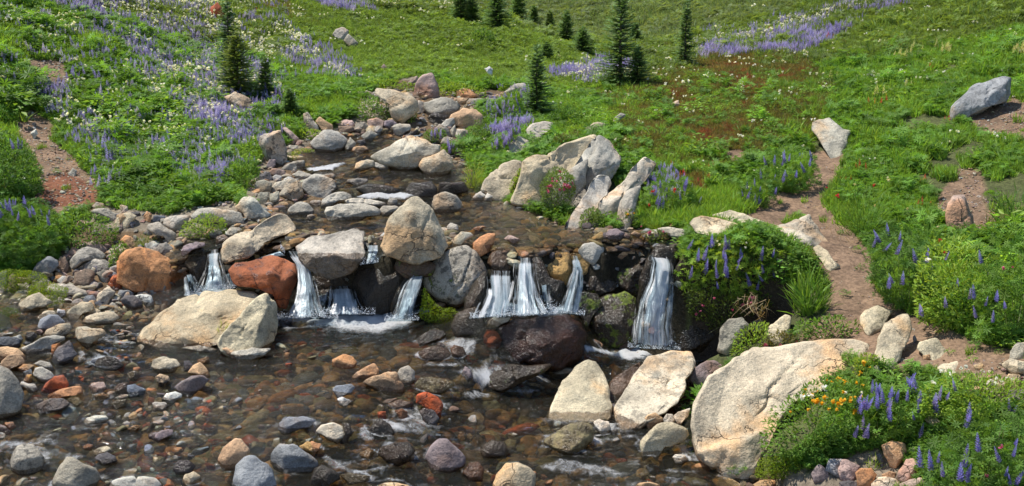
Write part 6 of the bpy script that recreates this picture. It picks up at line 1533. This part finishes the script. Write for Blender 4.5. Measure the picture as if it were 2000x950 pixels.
BUSHES = """
T|flower_clump|flowers|leaf|g s=.045|leafy patch with small orange yellow flowers left of the foreground lupines|1490,880 1498,825 1530,790 1560,765 1600,742 1690,735 1705,780 1685,850 1610,900 1510,900|head 34 y 0 .45; head 6 w 0 .3
T|lupine_clump|lupine|palm|g|foreground lupine clump with the densest blue violet spikes|1665,880 1658,800 1690,755 1760,745 1812,755 1835,800 1822,850 1780,885|spike 26 v 0 .5; spike 6 u .3 .8
T|lupine_clump|lupine|palm|d|large lupine bush filling the lower right corner|1800,970 1790,905 1820,858 1860,820 1940,795 2060,785 2060,980|spike 24 v .1 .9; head 4 p .4 .8
T|meadow_clump|plants|leaf|l s=.04|grassy leafy clump above the lower right lupine bush|1800,812 1790,758 1860,732 1950,735 2060,745 2060,815 1900,828|spike 7 u .1 .8; head 8 w 0 .3
T|grass_tussock|grass|blade|g s=.14|green grass growing between the foreground flowers and the gravel|1700,762 1705,735 1760,722 1850,722 1950,715 2040,725 2040,765 1850,770|head 5 w 0 .4
T|moss_cushion|moss|moss|m|bright lime moss cushion at the waterline below the huge cream slab|1470,935 1485,895 1545,888 1600,900 1600,918 1575,938|
T|grass_tussock|grass|blade|l s=.10|small bright grass tuft in front of the bottom right stone pile|1680,918 1685,885 1705,872 1728,882 1736,905 1712,922|
T|lupine_clump|lupine|palm|d|leafy lupine bank hanging over the path at its left end|1690,545 1690,480 1720,450 1780,445 1820,480 1825,560 1810,620 1750,600 1710,575|spike 12 v 0 .8
T|meadow_clump|plants|leaf|l s=.055|light green leafy bush in the middle of the bank right of the path|1790,625 1790,520 1820,470 1880,465 1930,500 1935,600 1910,655 1850,650|spike 5 u 0 .8; head 2 r 0 .2; head 2 w .2 .6
T|lupine_clump|lupine|palm|g|lupine bush at the right edge above the boulder heap|1905,660 1900,560 1910,480 1960,450 2060,440 2060,680 1980,672|spike 9 v 0 .8; head 2 p 0 .5
T|grass_tussock|grass|blade|d s=.2|dark grass mound at the right edge below the hillside boulder|1900,440 1905,370 1940,330 2050,320 2050,450 1960,455|
T|grass_tussock|grass|blade|g s=.15|grassy mound with dry roots beside the upper path|1588,400 1600,350 1650,315 1720,330 1780,370 1790,430 1740,470 1690,455 1640,440|head 3 r .1 .6; head 3 c .1 .6
T|grass_tussock|grass|blade|g s=.15|grassy mound right of the one with dry roots|1760,480 1770,400 1830,385 1870,400 1850,460 1800,500|head 3 c 0 .6
T|dry_roots|roots|blade|t s=.10 d=.08 droop=1 n=1.6|pale dry roots hanging off the mound beside the upper path|1592,402 1600,412 1640,440 1690,470 1690,485 1640,462 1600,428|
T|dry_roots|roots|blade|t s=.12 d=.06 droop=1 n=2 D=13.0|pale dry grass hanging at the bare patch on the right|1925,432 1930,415 1960,410 1965,440 1940,450|
T|dry_roots|roots|blade|t s=.14 d=.06 droop=1 n=2|dry grass tuft hanging at the right edge|1975,440 1972,415 1990,395 2020,392 2020,440|
T|lupine_clump|lupine|palm|l s=.05 d=.25 t=.3 D=12.15|lupine bush on the undercut bank right of the tallest fall|1322,530 1330,485 1360,468 1410,460 1465,460 1505,470 1522,500 1515,545 1485,575 1430,585 1370,572 1330,555|spike 30 v .05 .8; head 7 w 0 .3
T|heather_clump|heather|twig|n d=.15 t=.1 D=12.05 n=3|heather with pink bells on the undercut bank face|1330,560 1390,570 1450,572 1500,575 1500,600 1450,622 1390,640 1345,610|head 9 p .2 .9
T|dry_roots|roots|blade|t s=.16 d=.1 t=.0 D=11.95 droop=1 n=2.0|dry root curtain hanging from the undercut bank|1436,600 1440,578 1470,565 1505,570 1508,598 1490,618 1455,610|
T|grass_tussock|grass|blade|g s=.26 n=20|big grass tussock at the edge of the path beside the wedge boulder|1530,600 1528,545 1545,510 1580,498 1610,520 1645,570 1640,592 1600,622 1560,622|
T|herb_clump|plants|leaf|g s=.05|low herbs along the end of the path above the huge slab|1545,652 1560,628 1620,615 1680,632 1712,650 1700,668 1640,662 1580,660|
T|heather_clump|heather|twig|o n=4|heather tuft with pink bells on top of the huge slab|1492,688 1495,660 1520,645 1555,655 1560,680 1530,690|head 6 p 0 .8
T|herb_clump|plants|leaf|l s=.04|bright leafy plant in the dark gully behind the huge slab|1430,690 1438,655 1465,635 1500,632 1505,660 1480,690 1450,698|
T|herb_clump|plants|leaf|g s=.035|small leafy tuft between the purple boulder and the huge slab|1361,778 1362,762 1378,758 1386,768 1378,786|
T|herb_clump|plants|leaf|y s=.04|yellow green tuft in the notch at the right of the huge slab|1666,738 1672,705 1690,690 1712,695 1715,725 1695,742|head 4 y .3 .9
T|herb_clump|plants|blade|g s=.10|narrow green plant growing on the long cream slab|1728,695 1736,665 1750,662 1758,690 1752,700|
7|flowering_bush|bush|leaf|s s=.042 d=.35 D=14.9 n=10|round light green bush with pink flowers at the foot of the massif|455,560 480,480 560,400 640,410 700,460 712,560 665,640 590,695 510,680 460,620|head 18 p 0 .6
7|small_bush|bush|leaf|s s=.045 n=8|round green bush at the waterline right of the sloping pale rib|735,800 790,700 850,680 890,720 915,790 870,830 780,838|
7|heather_clump|heather|twig|r n=4|dark red heather in the crack of the massif above the flowering bush|700,470 730,440 800,430 825,450 800,500 760,520|
7|heather_clump|heather|twig|r n=4|reddish heather on the banded rib at the right of the massif|950,640 1000,600 1050,580 1045,640 990,672|
7|small_bush|bush|leaf|s s=.04|pale green bush beside the grey pillar|1040,810 1050,710 1110,680 1165,770 1150,840 1060,838|head 2 y 0 .4
7|small_bush|bush|leaf|s s=.04|low pale bush beside the right shore pebbles|1210,880 1240,845 1330,840 1385,870 1390,925 1300,952 1225,930|head 2 p 0 .3
7|herb_clump|plants|blade|l s=.10|tall grass strip right of the grey pillar|1160,830 1170,740 1260,680 1400,690 1462,740 1462,800 1350,820 1220,850|head 2 p .4 .8
7|herb_clump|plants|leaf|l s=.035|green strip growing down between the two left boulders of the massif|225,590 250,500 290,420 320,400 315,450 290,520 260,590|
7|heather_clump|heather|twig|o n=4|olive heather in the hollow between the massif blocks|340,320 420,250 520,200 600,150 700,130 740,160 640,210 520,260 400,310|
7|herb_clump|plants|leaf|l s=.04|bright leafy patch above the main massif boulder|640,160 660,100 740,90 770,130 740,170 690,185|
7|small_bush|bush|twig|d s=.05|dark low juniper behind the massif|490,60 540,0 600,-40 720,-30 800,0 800,60 740,100 680,80 580,90|
7|herb_clump|plants|leaf|l s=.035|green tuft in the cleft of the white grey rib|690,400 700,350 740,330 770,350 750,390 720,420|
T|lupine_clump|lupine|palm|g|lupine clump left of the top of the path|1478,365 1485,315 1535,285 1590,305 1605,350 1570,380 1500,380|spike 16 v 0 .7
T|lupine_clump|lupine|palm|d|smaller lupine clump just below the one at the top of the path|1440,398 1445,355 1485,335 1522,355 1515,395 1475,410|spike 10 v 0 .8
T|lupine_clump|lupine|palm|g|loose lupine clump right of the banded rib|1255,420 1250,370 1290,345 1350,350 1365,395 1320,425|spike 12 v 0 .8; head 3 r .3 .7
T|lupine_clump|lupine|palm|d|lupine bush at the left edge above the mossy bank|-50,535 -50,400 20,388 90,398 112,430 108,500 70,528|spike 18 v 0 .3
T|small_bush|bush|leaf|g s=.045|leafy bush with fine grass right of the left edge lupine bush|108,485 108,430 150,412 210,428 235,455 222,478 160,490|
T|small_bush|bush|leaf|d s=.055|dark leafy bush at the left edge beside the dirt trail|-50,392 -50,270 0,255 50,280 85,325 82,380 40,398|spike 8 v 0 .2
T|small_bush|bush|leaf|g s=.04|upright leafy bush beside the left rock pile|213,522 218,482 240,468 255,490 245,520 228,530|
T|grass_tussock|grass|blade|s s=.11|grass tuft among the left shore slabs|250,478 258,440 290,435 330,462 325,478 285,490|
T|small_bush|bush|leaf|l s=.035|bright small bush at the left edge above the water|-40,810 -40,762 0,762 28,782 30,805 5,815|
T|herb_clump|plants|leaf|l s=.035|mossy shrub on the broad pale boulder of the left shore|350,462 362,435 400,420 440,430 442,455 405,468|
T|moss_cushion|moss|moss|m n=4|moss bank under the left edge lupine bush|-30,560 0,528 60,528 95,545 90,575 40,580|
T|moss_cushion|moss|moss|m n=4|moss cushion between the slate blade and the long slab|50,585 60,560 100,552 135,565 125,592 80,600|
T|moss_cushion|moss|moss|n n=4|darker moss on the stone at the left edge|0,612 5,602 30,602 42,612 30,626|
T|grass_tussock|grass|blade|y s=.10|grass growing in the crack of the very large cream boulder|402,672 405,640 432,605 462,600 464,622 440,652 420,674|
T|moss_cushion|moss|moss|m n=3 d=.05|moss patch at the foot of the cream wedge boulder|455,670 470,657 505,655 515,668 490,676|
6|moss_cushion|moss|moss|m s=.026 d=.12|bright green moss hanging under the round mottled boulder|80,650 88,480 110,440 140,500 190,570 240,600 310,590 345,610 330,690 250,705 140,690|
8|moss_cushion|moss|moss|m n=3 d=.05|small bright moss patch on the mossy rock column|15,550 20,527 70,525 100,545 60,562|
8|moss_cushion|moss|moss|n n=3 d=.06 s=.02|strip of moss running down the broad moss streaked rock|150,700 120,660 150,640 170,720 230,770 200,800 170,790|
2|herb_clump|plants|leaf|l s=.045|leafy clump beside the tan and grey boulder at the upper cascade|300,390 320,320 370,290 405,300 400,350 370,392|
2|lupine_clump|lupine|leaf|g s=.045|small lupine tuft above the broad flat beige grey boulder|430,530 440,470 500,435 580,440 605,480 590,525 500,538|spike 7 u 0 .4
2|small_bush|bush|leaf|s s=.05|dark green willow bush at the right of the upper stream|745,555 760,430 800,385 870,380 905,430 900,530 850,565|
2|grass_tussock|grass|blade|y s=.13|lime green grass bank at the right of the upper pool|640,745 660,680 720,610 830,560 900,560 930,650 890,720 850,760 810,850 750,810 700,760|
2|lupine_clump|lupine|palm|g s=.06|lupine row above the left end of the massif|890,600 900,540 960,470 1060,430 1130,410 1150,440 1060,500 1010,580 950,660|spike 26 u 0 .6
2|lupine_clump|lupine|palm|g s=.06|lupines beside the beige cracked rock|560,600 570,545 640,510 700,540 690,590 640,620|spike 8 u 0 .6
2|lupine_clump|lupine|palm|g s=.06|broad lupine drift at the right of the stream head|850,400 870,320 960,240 1060,180 1130,170 1140,300 1050,370 940,400|spike 30 u 0 .7
2|small_bush|bush|leaf|l s=.06|willow row left of the red veined boulder|0,185 10,110 90,70 200,90 330,110 400,120 400,175 280,185 120,150|
2|small_bush|bush|leaf|l s=.06|willow row right of the red veined boulder|555,205 560,135 640,110 760,130 870,175 850,205 760,175 640,215|
2|small_bush|bush|leaf|g s=.05|green bush left of the upper cascade|0,385 -20,270 60,200 140,215 215,290 225,360 130,382|
T|small_bush|bush|leaf|g s=.05|leafy shrub at the left of the lichened squarish boulder|440,345 450,320 490,305 505,330 500,365 465,375|
1|moss_cushion|moss|moss|y n=4 s=.03|yellow green moss beside the first upper rapid|350,385 345,330 400,300 470,290 540,300 545,320 450,330 400,385|
1|herb_clump|plants|leaf|l s=.05|bright herbs above the big rounded boulder|380,190 400,150 470,130 560,145 620,160 560,200 520,225 420,215|
T|lupine_clump|lupine|palm|g s=.06|lupines above the lichened squarish boulder|485,262 490,235 520,222 555,235 560,262 520,275|spike 14 u 0 .6
T|small_bush|bush|twig|d s=.07|dark round shrub high on the far slope|922,88 925,62 945,55 965,65 968,85 945,92|
"""
for ln in BUSHES.strip().splitlines(): bush(ln)

# ------------------------------------------------------------------ firs
def spray():
    V, Fq = [], []
    def q(p, d_, w_):
        n = len(V); s = np.cross(d_, [0, 0, 1.0]); s = s / (np.linalg.norm(s) + 1e-6) * w_
        for v in (p - s, p + s, p + d_ + s * .3, p + d_ - s * .3): V.append(v)
        Fq.append((n, n + 1, n + 2, n + 3))
    q(np.zeros(3), np.array([1, 0, -.03]), .09)
    for i in range(5):
        t = .12 + .17 * i
        for sg in (-1, 1): q(np.array([t, 0, 0]), np.array([.30, sg * (.42 - .055 * i), .07 * (i % 2)]) * .9, .062)
    return np.array(V), np.array(Fq)
SPRAY = spray()
def fir(lab, bx, by, ty, wpx, col=(.15,.25,.085), sparse=0, lean=0):
    R = np.random.default_rng(hash_str(lab) % 99991)
    D0 = hit(bx, by); org = at(bx, by, D0); Hh = (by - ty) * D0 / FPX * 1.02; r0 = wpx / 2 * D0 / FPX
    root = thing('fir_tree', org, lab, 'tree')
    # trunk
    nr, ns = 12, 7; V, Fq = [], []
    tr = max(.022 * Hh, .02)
    for i in range(nr):
        t = i / (nr - 1)
        for j in range(ns):
            a = j / ns * 2 * math.pi; V.append((math.cos(a) * tr * (1 - t * .93) + lean * Hh * t + .01 * math.sin(t * 9), math.sin(a) * tr * (1 - t * .93), t * Hh * .99 - .05))
    for i in range(nr - 1):
        for j in range(ns): Fq.append((i * ns + j, i * ns + (j + 1) % ns, (i + 1) * ns + (j + 1) % ns, (i + 1) * ns + j))
    link('trunk', mk_mesh('trunk', np.array(V), np.array(Fq), M_BARK), root)
    P, Dv, S, C = [], [], [], []
    px_m = FPX / D0; ls = max(.10, min(.30, 8.5 / px_m)) * (Hh / 2.2) ** .3
    t = .05
    while t < .985:
        rr_ = r0 * ((1 - t) ** .8 * (.75 + .25 * math.sin(min(1, t * 9) * 1.57))) + .02 * Hh * (1 - t)
        nb = R.integers(11, 17) if t < .85 else 4
        for b in range(nb):
            if R.random() < .10 + sparse: continue
            a = R.uniform(0, 6.3); L_ = rr_ * R.uniform(.5, 1.3); dn = R.uniform(-.42, -.05) + .5 * t
            k = max(2, int(L_ / (ls * .34)))
            for i in range(k):
                f = (i + .5) / k; droop = dn * f * L_ + .12 * f * f * L_
                P.append((math.cos(a) * L_ * f + lean * Hh * t, math.sin(a) * L_ * f, t * Hh + droop)); e = R.uniform(-.5, .5)
                Dv.append((math.cos(a + e), math.sin(a + e), dn + .25 * f + R.uniform(-.1, .2))); S.append(ls * R.uniform(.7, 1.15) * (1.05 - .35 * f))
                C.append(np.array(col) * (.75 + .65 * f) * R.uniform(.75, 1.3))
        t += .021 * max(1, 45 / ((by - ty) + 1)) * R.uniform(.7, 1.3)
    for i in range(5): P.append((lean * Hh, 0, Hh * (.93 + .015 * i))); Dv.append((R.normal(0, .2), R.normal(0, .2), 1)); S.append(ls * .6); C.append(np.array(col) * 1.3)
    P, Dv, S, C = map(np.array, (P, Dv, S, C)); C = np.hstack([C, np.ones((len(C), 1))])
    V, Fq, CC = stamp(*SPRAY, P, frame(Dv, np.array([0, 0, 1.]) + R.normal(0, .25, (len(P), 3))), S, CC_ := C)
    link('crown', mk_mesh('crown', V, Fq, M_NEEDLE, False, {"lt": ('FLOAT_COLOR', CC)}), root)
FIRS = [("tallest fir, cut by the top edge right of centre", 1210, 168, -25, 100), ("short fir leaning out at the right foot of the tallest one", 1245, 168, 95, 62), ("slim fir standing alone on the right slope", 1337, 135, 4, 40),
 ("young fir beside the lupines at the head of the stream", 1048, 228, 92, 66), ("yellowish bushy fir on the left slope", 468, 195, 55, 92, (.22,.28,.07)), ("slim dark spire fir behind the yellowish one on the left slope", 453, 178, -12, 62),
 ("small fir right of the yellowish one on the left slope", 521, 195, 112, 40, (.15,.24,.07)), ("little dark fir above the left stream bank", 568, 232, 176, 44), ("leftmost fir on the far ridge, cut by the top edge", 900, 44, -30, 46),
 ("second fir on the far ridge beside the leftmost", 922, 46, -8, 40), ("broad fir in the middle of the far ridge", 970, 58, -18, 66), ("fir right of the broad one on the far ridge", 1012, 54, -12, 48),
 ("thin small fir on the far ridge", 1043, 58, 16, 24), ("pale small fir on the far ridge left of the round headed one", 1073, 70, 24, 28, (.2,.28,.1)), ("round headed fir at the end of the far ridge", 1106, 84, 26, 42),
 ("low spreading fir below the end of the far ridge", 1138, 104, 56, 56), ("low fir bush behind the young fir at the stream head", 1068, 116, 84, 44), ("fir peeping out behind the tallest one", 1240, 90, 48, 34)]
for a in FIRS: fir(*a[:5], **({'col': a[5]} if len(a) > 5 else {}))
